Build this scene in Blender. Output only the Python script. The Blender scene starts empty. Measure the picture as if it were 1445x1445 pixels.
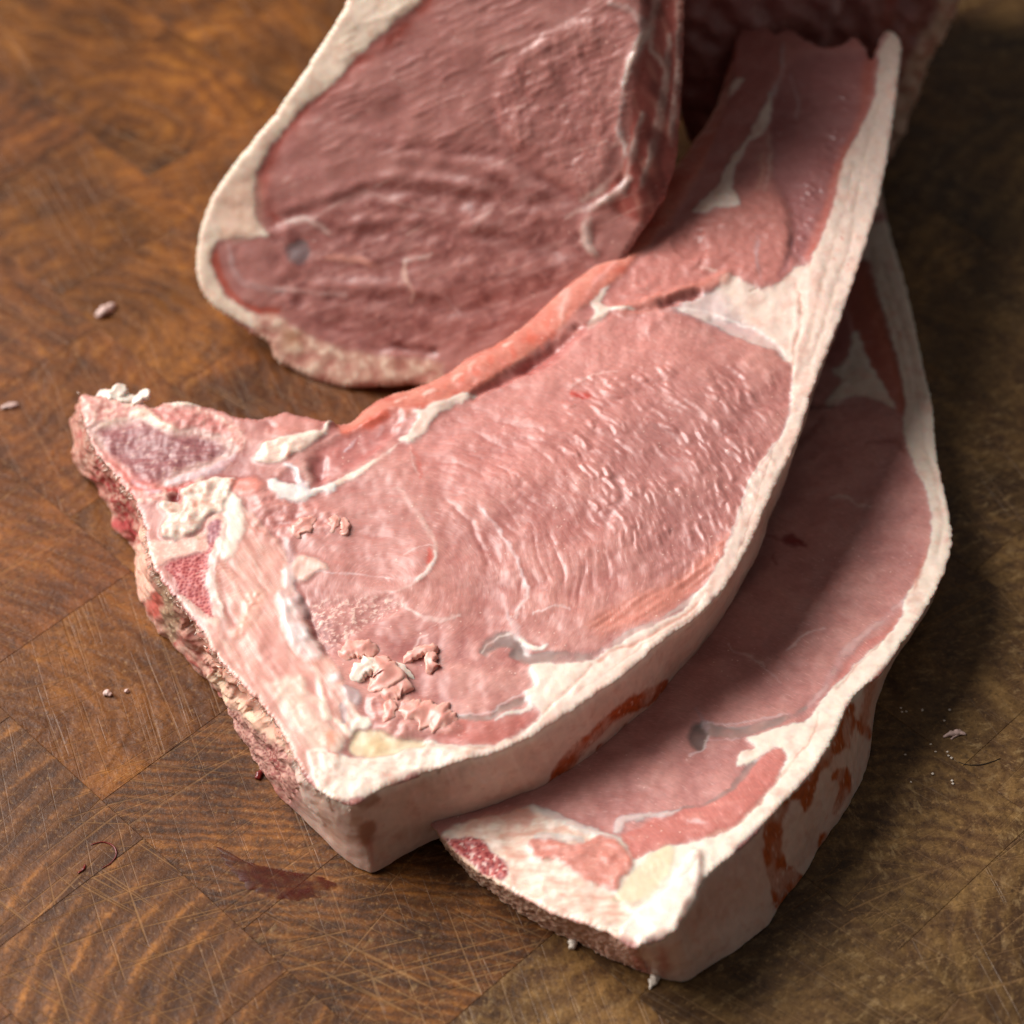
import bpy, math, random
import numpy as np
from mathutils import Vector

# ------------------------------------------------------------------ camera, world, lamp, exposure
scn = bpy.context.scene
COL = scn.collection
EL, DIST, FIELD = math.radians(48), 0.68, 0.27
TGT = np.array([0, 0, .02])
CPOS = TGT + DIST*np.array([0, -math.cos(EL), math.sin(EL)])
FW = np.array([0, math.cos(EL), -math.sin(EL)])
UP = np.array([0, math.sin(EL), math.cos(EL)])
RT = np.array([1., 0, 0])
cd = bpy.data.cameras.new('camera')
cam = bpy.data.objects.new('camera', cd)
COL.objects.link(cam)
cam.location = CPOS
cam.rotation_euler = (math.pi/2-EL, 0, 0)
cd.sensor_width = 36
cd.lens = 36*DIST/FIELD
cd.clip_start, cd.clip_end = .01, 20
cd.dof.use_dof = True
cd.dof.focus_distance = .642
cd.dof.aperture_fstop = 9
scn.camera = cam

wd = bpy.data.worlds.new('World')
scn.world = wd
wd.use_nodes = True
wd.node_tree.nodes['Background'].inputs[0].default_value = (1, .95, .90, 1)
wd.node_tree.nodes['Background'].inputs[1].default_value = .12


def lamp(name, loc, aim, size, power, col, sy=None):
    l = bpy.data.lights.new(name, 'AREA')
    l.shape = 'RECTANGLE'
    l.size, l.size_y = size, sy or size
    l.energy = power
    l.color = col
    l.spread = math.radians(64)
    o = bpy.data.objects.new(name, l)
    COL.objects.link(o)
    o.location = loc
    o.rotation_euler = (Vector(aim)-Vector(loc)).to_track_quat('-Z', 'Y').to_euler()
    return o


lamp('window_light', (-.74, .24, .68), (-.02, -.10, .03), .90, 5.3, (1, .965, .92), .80)

vs = scn.view_settings
vs.view_transform = 'Standard'
vs.look = 'None'
vs.exposure = 0
vs.gamma = 1
vs.use_curve_mapping = False

# ------------------------------------------------------------------ numpy noise
def h32(ix, iy, s):
    n = (ix.astype(np.int64)*374761393 + iy.astype(np.int64)*668265263 + s*974711) & 0xffffffff
    n = ((n ^ (n >> 13))*1274126177) & 0xffffffff
    n = ((n ^ (n >> 16))*2246822519) & 0xffffffff
    return ((n ^ (n >> 15)) & 0xffffff)/float(0x1000000)


def noise(x, y, s=0):
    x = np.asarray(x, float)
    y = np.asarray(y, float)
    ix, iy = np.floor(x), np.floor(y)
    fx, fy = x-ix, y-iy
    ux, uy = fx*fx*fx*(fx*(fx*6-15)+10), fy*fy*fy*(fy*(fy*6-15)+10)

    def g(a, b):
        t = h32(ix+a, iy+b, s)*6.2831853
        return np.cos(t)*(fx-a)+np.sin(t)*(fy-b)
    a = g(0, 0)*(1-ux)+g(1, 0)*ux
    b = g(0, 1)*(1-ux)+g(1, 1)*ux
    return (a*(1-uy)+b*uy)*1.5


def fbm(x, y, o=4, s=0, k=.5):
    t, a, f = 0, 1., 1.
    for i in range(o):
        t = t+a*noise(x*f+i*17.3, y*f-i*9.1, s+i)
        a *= k
        f *= 2.03
    return t


def vor(x, y, s=0):
    ix, iy = np.floor(x), np.floor(y)
    d1 = np.full(x.shape, 9.)
    d2 = np.full(x.shape, 9.)
    r = np.zeros(x.shape)
    ox = np.zeros(x.shape)
    oy = np.zeros(x.shape)
    for a in (-1, 0, 1):
        for b in (-1, 0, 1):
            jx, jy = ix+a, iy+b
            px = jx+.1+.8*h32(jx, jy, s)-x
            py = jy+.1+.8*h32(jx, jy, s+1)-y
            d = np.sqrt(px*px+py*py)
            n = d < d1
            d2 = np.where(n, d1, np.minimum(d2, d))
            r = np.where(n, h32(jx, jy, s+2), r)
            ox = np.where(n, px, ox)
            oy = np.where(n, py, oy)
            d1 = np.where(n, d, d1)
    return d1, d2, r, ox, oy


def ss(a, b, x):
    t = np.clip((x-a)/(b-a), 0, 1)
    return t*t*(3-2*t)


def S(hx):
    c = np.array([int(hx[i:i+2], 16) for i in (0, 2, 4)])/255.
    return np.where(c <= .04045, c/12.92, ((c+.055)/1.055)**2.4)


# ------------------------------------------------------------------ geometry of the view used for tracing
def ray(p):
    p = np.atleast_2d(np.asarray(p, float))
    q = (p-722.5)/1445*FIELD/DIST
    return FW+RT*q[:, :1]-UP*q[:, 1:2]


def unp(p, o, n):
    d = ray(p)
    t = ((o-CPOS)@n)/(d@n)
    return CPOS+d*t[:, None]


def prj(w):
    v = w-CPOS
    k = v@FW
    return np.stack([(v@RT)/k, -(v@UP)/k], 1)*DIST/FIELD*1445+722.5


ZUP = np.array([0, 0, 1.])


def at(x, y, z=0.):
    return unp([(x, y)], np.array([0, 0, z]), ZUP)[0]


def plane3(a):
    q = np.array([at(*p) for p in a])
    n = np.cross(q[1]-q[0], q[2]-q[0])
    n /= np.linalg.norm(n)
    if n[2] < 0:
        n = -n
    return q[0], n


ZM = dict(z1=(80, 500, 3.6125), z2=(250, 850, 3.6125), z3=(400, 550, 3.6125), z4=(750, 400, 3.6125),
          z5=(600, 800, 3.6125), z6=(900, 0, 3.211), z7=(260, 0, 2.064), z8=(600, 1050, 2.89),
          y1=(950, 850, 3.21), y2=(1000, 350, 2.89), a1=(100, 530, 7.225), a2=(180, 680, 7.225),
          a3=(360, 560, 7.225), a4=(420, 880, 6.02), a5=(780, 300, 4.817), a6=(280, 300, 3.6125), p=(0, 0, 1.))


def Z(k, *v):
    a, b, s = ZM[k]
    return [(a+v[i]/s, b+v[i+1]/s) for i in range(0, len(v), 2)]


def crom(p, n=6, closed=True):
    p = np.asarray(p, float)
    if closed:
        q = np.concatenate([p[-1:], p, p[:2]])
    else:
        q = np.concatenate([p[:1]*2-p[1:2], p, p[-1:]*2-p[-2:-1]])
    out = []
    m = len(p) if closed else len(p)-1
    t = np.linspace(0, 1, n, endpoint=False)[:, None]
    for i in range(m):
        a, b, c, d = q[i], q[i+1], q[i+2], q[i+3]
        out.append(.5*(2*b+(c-a)*t+(2*a-5*b+4*c-d)*t*t+(3*b-a-3*c+d)*t**3))
    out = np.concatenate(out)
    if not closed:
        out = np.concatenate([out, p[-1:]])
    return out


# ------------------------------------------------------------------ painter: colour, relief, part id per vertex
class Painter:
    def __init__(s, P, U, V, base, part):
        n = len(P)
        s.P, s.U, s.V = P, U, V
        s.x, s.y = P[:, 0], P[:, 1]
        s.c = np.tile(S(base), (n, 1))
        s.h = np.zeros(n)      # broad relief, mm
        s.f = np.zeros(n)      # crisp relief, mm
        s.r = np.full(n, .40)
        s.id = np.full(n, part)
        s.fat = np.zeros(n)
        s.g = np.stack([U, V, np.zeros(n)], 1)      # fibre coordinates
        w = 1.0
        s.Q = P+w*np.stack([2.6*fbm(U/20, V/20, 2, 11)+1.0*noise(U/5, V/5, 5), 2.6*fbm(U/20, V/20, 2, 23)+1.0*noise(U/5, V/5, 7)], 1)

    def _near(s, pts, mg):
        lo, hi = pts.min(0)-mg, pts.max(0)+mg
        return np.where((s.Q[:, 0] > lo[0]) & (s.Q[:, 0] < hi[0]) & (s.Q[:, 1] > lo[1]) & (s.Q[:, 1] < hi[1]))[0]

    def poly(s, pts, soft=2.5, smooth=4):
        """mask of a traced closed outline; also keeps the inner distance in s.d"""
        pts = crom(pts, smooth) if smooth > 1 else np.asarray(pts, float)
        m = np.zeros(len(s.P))
        s.d = np.full(len(s.P), -99.)
        k = s._near(pts, soft+2)
        if not len(k):
            return m
        q = s.Q[k]
        ins = np.zeros(len(k), bool)
        dd = np.full(len(k), 1e9)
        for i in range(len(pts)):
            a, b = pts[i-1], pts[i]
            e = b-a
            l = e@e+1e-12
            v = q-a
            t = np.clip((v@e)/l, 0, 1)
            dx = v-t[:, None]*e
            dd = np.minimum(dd, (dx*dx).sum(1))
            cr = (a[1] > q[:, 1]) != (b[1] > q[:, 1])
            if abs(e[1]) > 1e-12:
                ins ^= cr & (q[:, 0] < a[0]+(q[:, 1]-a[1])*e[0]/e[1])
        sd = np.sqrt(dd)*np.where(ins, 1, -1)
        m[k] = ss(-soft, soft, sd)
        s.d[k] = sd
        return m

    def line(s, pts, w, soft=2., smooth=5):
        pts = np.asarray(pts, float)
        n = len(pts)
        w = np.interp(np.linspace(0, 1, (n-1)*smooth+1), np.linspace(0, 1, n), np.broadcast_to(w, n) if np.ndim(w) == 0 or len(w) == n else np.interp(np.linspace(0, 1, n), np.linspace(0, 1, len(w)), w))
        pts = crom(pts, smooth, False)
        m = np.zeros(len(s.P))
        k = s._near(pts, w.max()+soft+2)
        if not len(k):
            return m
        q = s.Q[k]
        best = np.full(len(k), 1e9)
        for i in range(1, len(pts)):
            a, b = pts[i-1], pts[i]
            e = b-a
            v = q-a
            t = np.clip((v@e)/(e@e+1e-12), 0, 1)
            dx = v-t[:, None]*e
            best = np.minimum(best, np.sqrt((dx*dx).sum(1))-(w[i-1]+(w[i]-w[i-1])*t))
        m[k] = (1-ss(-soft, soft, best))*(.5+.5*ss(-.45, .2, fbm(s.U[k]/42, s.V[k]/42, 2, 77)))
        return m

    def mix(s, m, hx, a=1.):
        c = S(hx) if isinstance(hx, str) else hx
        m = np.clip(m*a, 0, 1)[:, None]
        s.c = s.c*(1-m)+c*m

    def part(s, m, i):
        s.id = np.where(m > .5, i, s.id)

    def put(s, m, hx=None, a=1., h=0, r=None, part=None, fat=None):
        if hx is not None:
            s.mix(m, hx, a)
        if h:
            s.h = s.h+m*h
        if r is not None:
            s.r = s.r*(1-m)+r*m
        if part is not None:
            s.part(m, part)
        if fat is not None:
            s.fat = s.fat*(1-m)+fat*m


# ------------------------------------------------------------------ materials
class NT:
    def __init__(s, name):
        s.m = bpy.data.materials.new(name)
        s.m.use_nodes = True
        s.t = s.m.node_tree
        s.b = s.t.nodes['Principled BSDF']

    def n(s, kind, ins=None, **props):
        nd = s.t.nodes.new('ShaderNode'+kind)
        for k, v in props.items():
            setattr(nd, k, v)
        for k, v in (ins or {}).items():
            if isinstance(v, bpy.types.NodeSocket):
                s.t.links.new(v, nd.inputs[k])
            else:
                nd.inputs[k].default_value = v
        return nd

    def math(s, op, a, b=0., c=0., clamp=False):
        return s.n('Math', {0: a, 1: b, 2: c}, operation=op, use_clamp=clamp).outputs[0]

    def mixc(s, f, a, b, mode='MIX'):
        nd = s.n('Mix', None, data_type='RGBA', blend_type=mode)
        for k, v in ((0, f), (6, a), (7, b)):
            if isinstance(v, bpy.types.NodeSocket):
                s.t.links.new(v, nd.inputs[k])
            else:
                nd.inputs[k].default_value = v
        return nd.outputs[2]

    def ramp(s, f, stops):
        nd = s.n('ValToRGB', {0: f})
        e = nd.color_ramp.elements
        while len(e) < len(stops):
            e.new(.5)
        for i, (p, c) in enumerate(stops):
            e[i].position = p
            e[i].color = (*S(c), 1) if isinstance(c, str) else (c, c, c, 1)
        return nd.outputs[0]

    def set(s, **kw):
        for k, v in kw.items():
            k = k.replace('_', ' ')
            if isinstance(v, bpy.types.NodeSocket):
                s.t.links.new(v, s.b.inputs[k])
            else:
                s.b.inputs[k].default_value = v


def flesh_mat(name, sss, fine, bump, rmul=1., coat=.2, scat=.0017, fibre=0., tint=(1, 1, 1)):
    t = NT(name)
    col = t.n('Attribute', attribute_name='tone').outputs['Color']
    rg = t.n('Attribute', attribute_name='gloss').outputs['Fac']
    pos = t.n('TexCoord').outputs['Object']
    n1 = t.n('TexNoise', {'Vector': pos, 'Scale': fine, 'Detail': 3., 'Roughness': .55}).outputs['Fac']
    n0 = t.n('TexNoise', {'Vector': pos, 'Scale': fine*.22, 'Detail': 3.}).outputs['Fac']
    bp = t.n('Bump', {'Strength': bump, 'Distance': .0003, 'Height': n1}).outputs[0]
    c2 = t.mixc(1., t.mixc(1., col, (*tint, 1), 'MULTIPLY'), t.ramp(n1, [(.3, .94), (.7, 1.05)]), 'MULTIPLY')
    ro = t.math('MULTIPLY', rg, t.math('MULTIPLY_ADD', n0, .9, .55*rmul), clamp=True)
    if fibre:
        fb = t.n('Attribute', attribute_name='grain').outputs['Vector']
        f1 = t.n('TexNoise', {'Vector': t.n('Mapping', {'Vector': fb, 'Scale': (.42, .07, 1)}).outputs[0], 'Scale': 1., 'Detail': 3., 'Roughness': .6}).outputs['Fac']
        f2 = t.n('TexNoise', {'Vector': t.n('Mapping', {'Vector': fb, 'Scale': (.19, .03, 1)}).outputs[0], 'Scale': 1., 'Detail': 2.}).outputs['Fac']
        c2 = t.mixc(1., c2, t.ramp(f1, [(.32, .90), (.68, 1.08)]), 'MULTIPLY')
        tick = t.math('MULTIPLY', t.ramp(f1, [(.60, 0.), (.70, 1.)]), t.ramp(f2, [(.45, 0.), (.6, 1.)]))
        c2 = t.mixc(t.math('MULTIPLY', tick, fibre), c2, (*S('ecd0c4'), 1))
        sp = t.n('TexVoronoi', {'Vector': pos, 'Scale': 420., 'Randomness': 1.}).outputs['Distance']
        zn = t.n('TexNoise', {'Vector': pos, 'Scale': 60., 'Detail': 2.}).outputs['Fac']
        dust = t.math('MULTIPLY', t.ramp(sp, [(.06, 1.), (.13, 0.)]), t.ramp(zn, [(.50, 0.), (.62, 1.)]))
        c2 = t.mixc(t.math('MULTIPLY', dust, .75), c2, (*S('ecc9ba'), 1))
        hsum = t.math('ADD', t.math('MULTIPLY', f1, 1.), t.math('MULTIPLY_ADD', n1, .3, t.math('MULTIPLY', dust, .5)))
        bp = t.n('Bump', {'Strength': .14, 'Distance': .0003, 'Height': hsum}).outputs[0]
    t.set(Base_Color=c2, Roughness=ro, Normal=bp, Subsurface_Weight=sss, Subsurface_Scale=scat, Subsurface_Radius=(1., .38, .25))
    t.b.inputs['Specular IOR Level'].default_value = .5
    t.b.inputs['Coat Weight'].default_value = coat
    t.b.inputs['Coat Roughness'].default_value = .34
    t.t.links.new(bp, t.b.inputs['Coat Normal'])
    return t.m


MAT = {'lean': flesh_mat('wet_lean_meat', .40, 900., .06, coat=.22, fibre=.35, tint=(.91, .83, .85)), 'fat': flesh_mat('firm_fat', .55, 500., .05, 1.1, .14, .0024, tint=(.985, .935, .915)),
       'bone': flesh_mat('sawn_bone', .3, 1500., .08, 1.1, .3), 'shred': flesh_mat('wet_shred', .5, 900., .06, 1., .2, .0013)}


def plain_mat(name, hx, rough, sss=0., bump=0., scale=900., trans=0.):
    t = NT(name)
    pos = t.n('TexCoord').outputs['Object']
    n1 = t.n('TexNoise', {'Vector': pos, 'Scale': scale, 'Detail': 4.}).outputs['Fac']
    c = (*S(hx), 1)
    col = t.mixc(1., c, t.ramp(n1, [(.3, .7), (.7, 1.2)]), 'MULTIPLY')
    t.set(Base_Color=col, Roughness=rough, Subsurface_Weight=sss, Subsurface_Scale=.002, Subsurface_Radius=(1., .4, .3))
    if bump:
        t.set(Normal=t.n('Bump', {'Strength': bump, 'Distance': .0004, 'Height': n1}).outputs[0])
    return t.m


def wood_mat(name, cen, rings, dist, cols, seed, stretch=(1, 1), scr=1., grey=0., rot=0., tone=1., ringw=.3, stops=(.12, .45, .68, .92)):
    """end-grain block: growth rings round a pith outside or inside the block, pores, knife scratches"""
    t = NT(name)
    pos = t.n('TexCoord').outputs['Object']
    mp = t.n('Mapping', {'Vector': pos, 'Location': (-cen[0]*stretch[0], -cen[1]*stretch[1], 0), 'Scale': (stretch[0], stretch[1], 1)}).outputs[0]
    big = t.n('TexNoise', {'Vector': pos, 'Scale': 26.+seed % 5, 'Detail': 3., 'W': seed*1.7, 'Distortion': .6}, noise_dimensions='4D').outputs['Fac']
    mid = t.n('TexNoise', {'Vector': pos, 'Scale': 90., 'Detail': 5., 'Roughness': .65, 'W': seed*2.3}, noise_dimensions='4D').outputs['Fac']
    wv = t.n('TexWave', {'Vector': mp, 'Scale': rings, 'Distortion': dist, 'Detail': 4., 'Detail Scale': 1.6, 'Detail Roughness': .62, 'Phase Offset': seed*1.3},
             wave_type='RINGS', rings_direction='Z', wave_profile='SIN').outputs['Fac']
    wv2 = t.n('TexWave', {'Vector': mp, 'Scale': rings*2.7, 'Distortion': dist*2, 'Detail': 5., 'Detail Scale': 2.5, 'Detail Roughness': .7, 'Phase Offset': seed},
              wave_type='RINGS', rings_direction='Z', wave_profile='SIN').outputs['Fac']
    fib = t.n('TexNoise', {'Vector': t.n('Mapping', {'Vector': t.n('Mapping', {'Vector': pos, 'Rotation': (0, 0, rot)}).outputs[0], 'Scale': (22, 60, 1)}).outputs[0], 'Scale': 1.5, 'Detail': 7., 'Roughness': .62, 'Distortion': .8, 'W': seed*1.9}, noise_dimensions='4D').outputs['Fac']
    rg = t.math('MULTIPLY_ADD', wv2, .25*ringw, t.math('MULTIPLY', wv, .62*ringw))
    rg = t.math('MULTIPLY_ADD', fib, 1.25-.75*ringw, rg)
    rg = t.math('ADD', rg, t.math('MULTIPLY_ADD', mid, .7, -.42))
    c = t.ramp(rg, [(stops[i], cols[i]) for i in range(4)])
    blot = t.ramp(big, [(.30, .55), (.5, .95), (.70, 1.3)])
    c = t.mixc(1., c, blot, 'MULTIPLY')
    # pores, drawn out along the rings
    po = t.n('TexNoise', {'Vector': pos, 'Scale': 700., 'Detail': 3., 'Roughness': .7}).outputs['Fac']
    c = t.mixc(t.math('MULTIPLY', t.ramp(po, [(.52, 0.), (.66, 1.)]), .5), c, (*S('2c180c'), 1))
    c = t.mixc(t.math('MULTIPLY', t.ramp(po, [(.30, 1.), (.42, 0.)]), .32), c, (*S('b98f5c'), 1))
    # knife scratches
    sc = None
    rnd = random.Random(seed*7+1)
    for i in range(6):
        ang = (rnd.choice([-.38, -.30, .62, .55, 1.2, -.9, 2.5, .1])+rnd.uniform(-.1, .1))
        r = t.n('Mapping', {'Vector': pos, 'Rotation': (0, 0, ang)}).outputs[0]
        r = t.n('Mapping', {'Vector': r, 'Location': (i*.37+seed, i*.71, 0), 'Scale': (rnd.uniform(9, 22), rnd.uniform(700, 1500), 1)}).outputs[0]
        ns = t.n('TexNoise', {'Vector': r, 'Scale': 1., 'Detail': 1.5, 'Roughness': .4}).outputs['Fac']
        m = t.ramp(ns, [(.655, 0.), (.70, 1.)])
        sc = m if sc is None else t.math('MAXIMUM', sc, m)
    zone = t.n('TexNoise', {'Vector': pos, 'Scale': 17., 'Detail': 2., 'W': seed*3.1}, noise_dimensions='4D').outputs['Fac']
    scm = t.math('MULTIPLY', sc, t.ramp(zone, [(.38, .15), (.62, 1.)]))
    c = t.mixc(t.math('MULTIPLY', scm, .30*scr), c, (*S('a87c4c'), 1))
    if grey:
        gz = t.n('TexNoise', {'Vector': t.n('Mapping', {'Vector': t.n('Mapping', {'Vector': pos, 'Rotation': (0, 0, rot+.5)}).outputs[0], 'Scale': (420, 190, 1)}).outputs[0], 'Scale': 1., 'Detail': 6., 'Roughness': .7}).outputs['Fac']
        gl = t.n('TexNoise', {'Vector': pos, 'Scale': 42., 'Detail': 3.}).outputs['Fac']
        fl = t.math('MULTIPLY', t.ramp(gz, [(.54, 0.), (.66, 1.)]), t.ramp(gl, [(.38, .15), (.62, 1.)]))
        c = t.mixc(t.math('MULTIPLY', fl, min(1., grey*4)), c, (*S('a98a5e'), 1))
        c = t.mixc(t.math('MULTIPLY', t.ramp(gz, [(.34, 1.), (.45, 0.)]), .55), c, (*S('2a190d'), 1))
    if tone != 1.:
        c = t.mixc(1., c, (tone, tone, tone, 1), 'MULTIPLY')
    hh = t.math('SUBTRACT', t.math('MULTIPLY_ADD', mid, .6, t.math('MULTIPLY', po, .5)), t.math('MULTIPLY', scm, .8))
    hh = t.math('ADD', hh, t.math('MULTIPLY', wv, .3))
    bp = t.n('Bump', {'Strength': .5, 'Distance': .0006, 'Height': hh}).outputs[0]
    ro = t.math('MULTIPLY_ADD', big, .22, t.math('MULTIPLY_ADD', scm, .2, .36))
    t.set(Base_Color=c, Roughness=ro, Normal=bp)
    t.b.inputs['Specular IOR Level'].default_value = .35
    return t.m


# ------------------------------------------------------------------ object helpers
def empty(name, loc, label, cat, group=None):
    o = bpy.data.objects.new(name, None)
    COL.objects.link(o)
    o.location = loc
    o.empty_display_size = .01
    o['label'], o['category'] = label, cat
    if group:
        o['group'] = group
    return o


def mesh_obj(name, v, f, mat, parent=None, smooth=True, normals=None, col=None, rough=None, label=None, grain=None):
    me = bpy.data.meshes.new(name)
    v = np.asarray(v, np.float32)
    off = np.zeros(3)
    if parent is not None:
        off = np.array(parent.location)
    me.vertices.add(len(v))
    me.vertices.foreach_set('co', (v-off).astype(np.float32).ravel())
    if isinstance(f, np.ndarray):
        k = f.shape[1]
        me.loops.add(f.size)
        me.loops.foreach_set('vertex_index', f.astype(np.int32).ravel())
        me.polygons.add(len(f))
        me.polygons.foreach_set('loop_start', np.arange(0, f.size, k, dtype=np.int32))
        me.polygons.foreach_set('loop_total', np.full(len(f), k, np.int32))
        me.update(calc_edges=True)
    else:
        me.clear_geometry()
        me.from_pydata([tuple(a) for a in (v-off)], [], f)
    if smooth:
        me.polygons.foreach_set('use_smooth', np.ones(len(me.polygons), bool))
    if col is not None:
        a = me.attributes.new('tone', 'FLOAT_COLOR', 'POINT')
        a.data.foreach_set('color', np.concatenate([np.clip(col, 0, 1), np.ones((len(v), 1))], 1).astype(np.float32).ravel())
    if rough is not None:
        a = me.attributes.new('gloss', 'FLOAT', 'POINT')
        a.data.foreach_set('value', rough.astype(np.float32))
    if grain is not None:
        a = me.attributes.new('grain', 'FLOAT_VECTOR', 'POINT')
        a.data.foreach_set('vector', grain.astype(np.float32).ravel())
    if normals is not None:
        me.normals_split_custom_set_from_vertices(normals.tolist())
    me.materials.append(mat)
    o = bpy.data.objects.new(name, me)
    COL.objects.link(o)
    if parent is not None:
        o.parent = parent
    if label:
        o['label'] = label
    return o


def comps(f):
    u, inv = np.unique(f, return_inverse=True)
    inv = inv.reshape(f.shape)
    lab = np.arange(len(u))
    while True:
        m = lab[inv].min(1)
        new = lab.copy()
        for i in range(f.shape[1]):
            np.minimum.at(new, inv[:, i], m)
        new = new[new]
        new = new[new]
        if (new == lab).all():
            break
        lab = new
    return np.unique(lab[inv[:, 0]], return_inverse=True)[1]


def pieces(f):
    lab = comps(f)
    return [f[lab == i] for i in range(lab.max()+1)]


def slab(root, contour, plane, bottom, step, paint_top, paint_wall, names, base='c78f87', rim=(1.0, .6), rows=34, blur=5, hs=.8, cap=False):
    """one cut of meat: a cut face in a plane with real relief, and the wall that runs down from its outline.
    contour: (tx, ty, bx, by or None, raggedness mm, bulge mm); names: part id -> (name, material key)"""
    o, n = plane
    e1 = np.cross(np.array([0, 1., 0]), n)
    e1 /= np.linalg.norm(e1)
    e2 = np.cross(n, e1)
    tp = np.array([c[:2] for c in contour], float)
    T3 = unp(tp, o, n)
    T2 = np.stack([(T3-o)@e1, (T3-o)@e2], 1)*1000
    B3 = bottom(contour, T3)
    ex = np.array([[c[4], c[5]] for c in contour], float)
    allp = crom(np.concatenate([T2, B3*1000, ex], 1), 24)
    d = np.r_[0, np.cumsum(np.linalg.norm(np.diff(np.r_[allp[:, :2], allp[:1, :2]], axis=0), axis=1))]
    L = d[-1]
    ns = int(L/step)
    sarr = np.arange(ns)*L/ns
    ap = np.r_[allp, allp[:1]]
    C = np.stack([np.interp(sarr, d, ap[:, i]) for i in range(7)], 1)
    ct, cb, rag, bul = C[:, :2], C[:, 2:5]/1000, np.maximum(C[:, 5], 0), C[:, 6]
    tg = np.roll(ct, -3, 0)-np.roll(ct, 3, 0)
    tg /= np.linalg.norm(tg, axis=1)[:, None]+1e-9
    area = .5*np.sum(ct[:, 0]*np.roll(ct[:, 1], -1)-np.roll(ct[:, 0], -1)*ct[:, 1])
    on = np.stack([tg[:, 1], -tg[:, 0]], 1)*(1 if area > 0 else -1)
    jit = fbm(sarr/4., sarr*0+3., 3, 3)*.30+rag*(fbm(sarr/2.6, sarr*0, 2, 9)*.7+(rag > .45)*np.abs(noise(sarr/.9, sarr*0+8, 4))*.35)
    ct = ct+on*jit[:, None]
    # ---- grid clipped to the outline
    lo, hi = ct.min(0)-step*2, ct.max(0)+step*2
    gx = np.arange(lo[0], hi[0], step)
    gy = np.arange(lo[1], hi[1], step)
    nx, ny = len(gx), len(gy)
    ins = np.zeros((ny, nx), bool)
    a, b = ct, np.roll(ct, -1, 0)
    for j, y in enumerate(gy):
        k = (a[:, 1] > y) != (b[:, 1] > y)
        xs = np.sort(a[k, 0]+(y-a[k, 1])*(b[k, 0]-a[k, 0])/(b[k, 1]-a[k, 1]))
        for i in range(0, len(xs)-1, 2):
            ins[j, (gx >= xs[i]) & (gx < xs[i+1])] = True
    cell = ins[:-1, :-1] | ins[1:, :-1] | ins[:-1, 1:] | ins[1:, 1:]
    use = np.zeros((ny, nx), bool)
    use[:-1, :-1] |= cell
    use[1:, :-1] |= cell
    use[:-1, 1:] |= cell
    use[1:, 1:] |= cell
    idx = np.full((ny, nx), -1)
    idx[use] = np.arange(use.sum())
    X, Y = np.meshgrid(gx, gy)
    pts = np.stack([X[use], Y[use]], 1)
    inside = ins[use]
    sub = ct[::4]
    dist = np.empty(len(pts))
    for i in range(0, len(pts), 20000):
        q = pts[i:i+20000]
        dist[i:i+20000] = np.sqrt(((q[:, None, 0]-sub[None, :, 0])**2+(q[:, None, 1]-sub[None, :, 1])**2).min(1))
    out = np.where(~inside)[0]
    for i in range(0, len(out), 500):
        q = pts[out[i:i+500]]
        m = ((q[:, None, :]-ct[None])**2).sum(2).argmin(1)
        pts[out[i:i+500]] = ct[m]
    dist[out] = 0
    ng = len(pts)
    P2 = np.concatenate([pts, ct])
    W = o+(P2[:, :1]*e1+P2[:, 1:2]*e2)/1000
    dist = np.r_[dist, np.zeros(ns)]
    pt = Painter(prj(W), P2[:, 0]*5.35, P2[:, 1]*5.35, base, 0)
    pt.dist = dist
    paint_top(pt)
    G = np.zeros((ny, nx))
    M = use.astype(float)
    G[use] = pt.h[:ng]
    for _ in range(blur):
        a_ = G*M
        num, den = 2*a_, 2*M
        for sh, ax in ((1, 0), (-1, 0), (1, 1), (-1, 1)):
            num = num+np.roll(a_, sh, ax)
            den = den+np.roll(M, sh, ax)
        G = np.where(M > 0, num/np.maximum(den, 1), 0)
    pt.h[:ng] = G[use]
    G[use] = pt.f[:ng]
    for _ in range(1):
        a_ = G*M
        num, den = 4*a_, 4*M
        for sh, ax in ((1, 0), (-1, 0), (1, 1), (-1, 1)):
            num = num+np.roll(a_, sh, ax)
            den = den+np.roll(M, sh, ax)
        G = np.where(M > 0, num/np.maximum(den, 1), 0)
    pt.f[:ng] = G[use]
    pt.h = pt.h*hs+pt.f
    R, dr = rim
    pt.h -= dr*np.clip(1-dist/R, 0, 1)**2
    W = W+n*(pt.h/1000)[:, None]
    jj, ii = np.where(cell)
    F = np.stack([idx[jj, ii], idx[jj, ii+1], idx[jj+1, ii+1], idx[jj+1, ii]], 1)
    V, Cc, Rr, ID, Gg = W[:ng], pt.c[:ng], pt.r[:ng], pt.id[:ng], pt.g[:ng]
    # ---- wall
    tt = np.linspace(0, 1, rows)
    top = W[ng:]
    on3 = on[:, :1]*e1+on[:, 1:2]*e2
    on3 = on3-ZUP*(on3@ZUP)[:, None]*.6
    base3 = top[None]*(1-tt)[:, None, None]+cb[None]*tt[:, None, None]
    hgt = np.linalg.norm(top-cb, axis=1)
    flat = base3.reshape(-1, 3)
    U = np.broadcast_to(sarr*5.35, (rows, ns)).ravel()
    Vv = (tt[:, None]*hgt[None]*1000*5.35).ravel()
    pw = Painter(prj(flat), U, Vv, base, 0)
    pw.t = np.repeat(tt, ns)
    pw.s = np.tile(sarr, rows)
    pw.top = np.tile(prj(top), (rows, 1))
    pw.tz = Vv/5.35
    paint_wall(pw)
    pw.id = pw.id+20
    bulge = (np.sin(np.pi*np.clip(tt, 0, 1))**.8)[:, None]*bul[None]
    fade = ss(0, .06, tt)[:, None]
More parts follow.
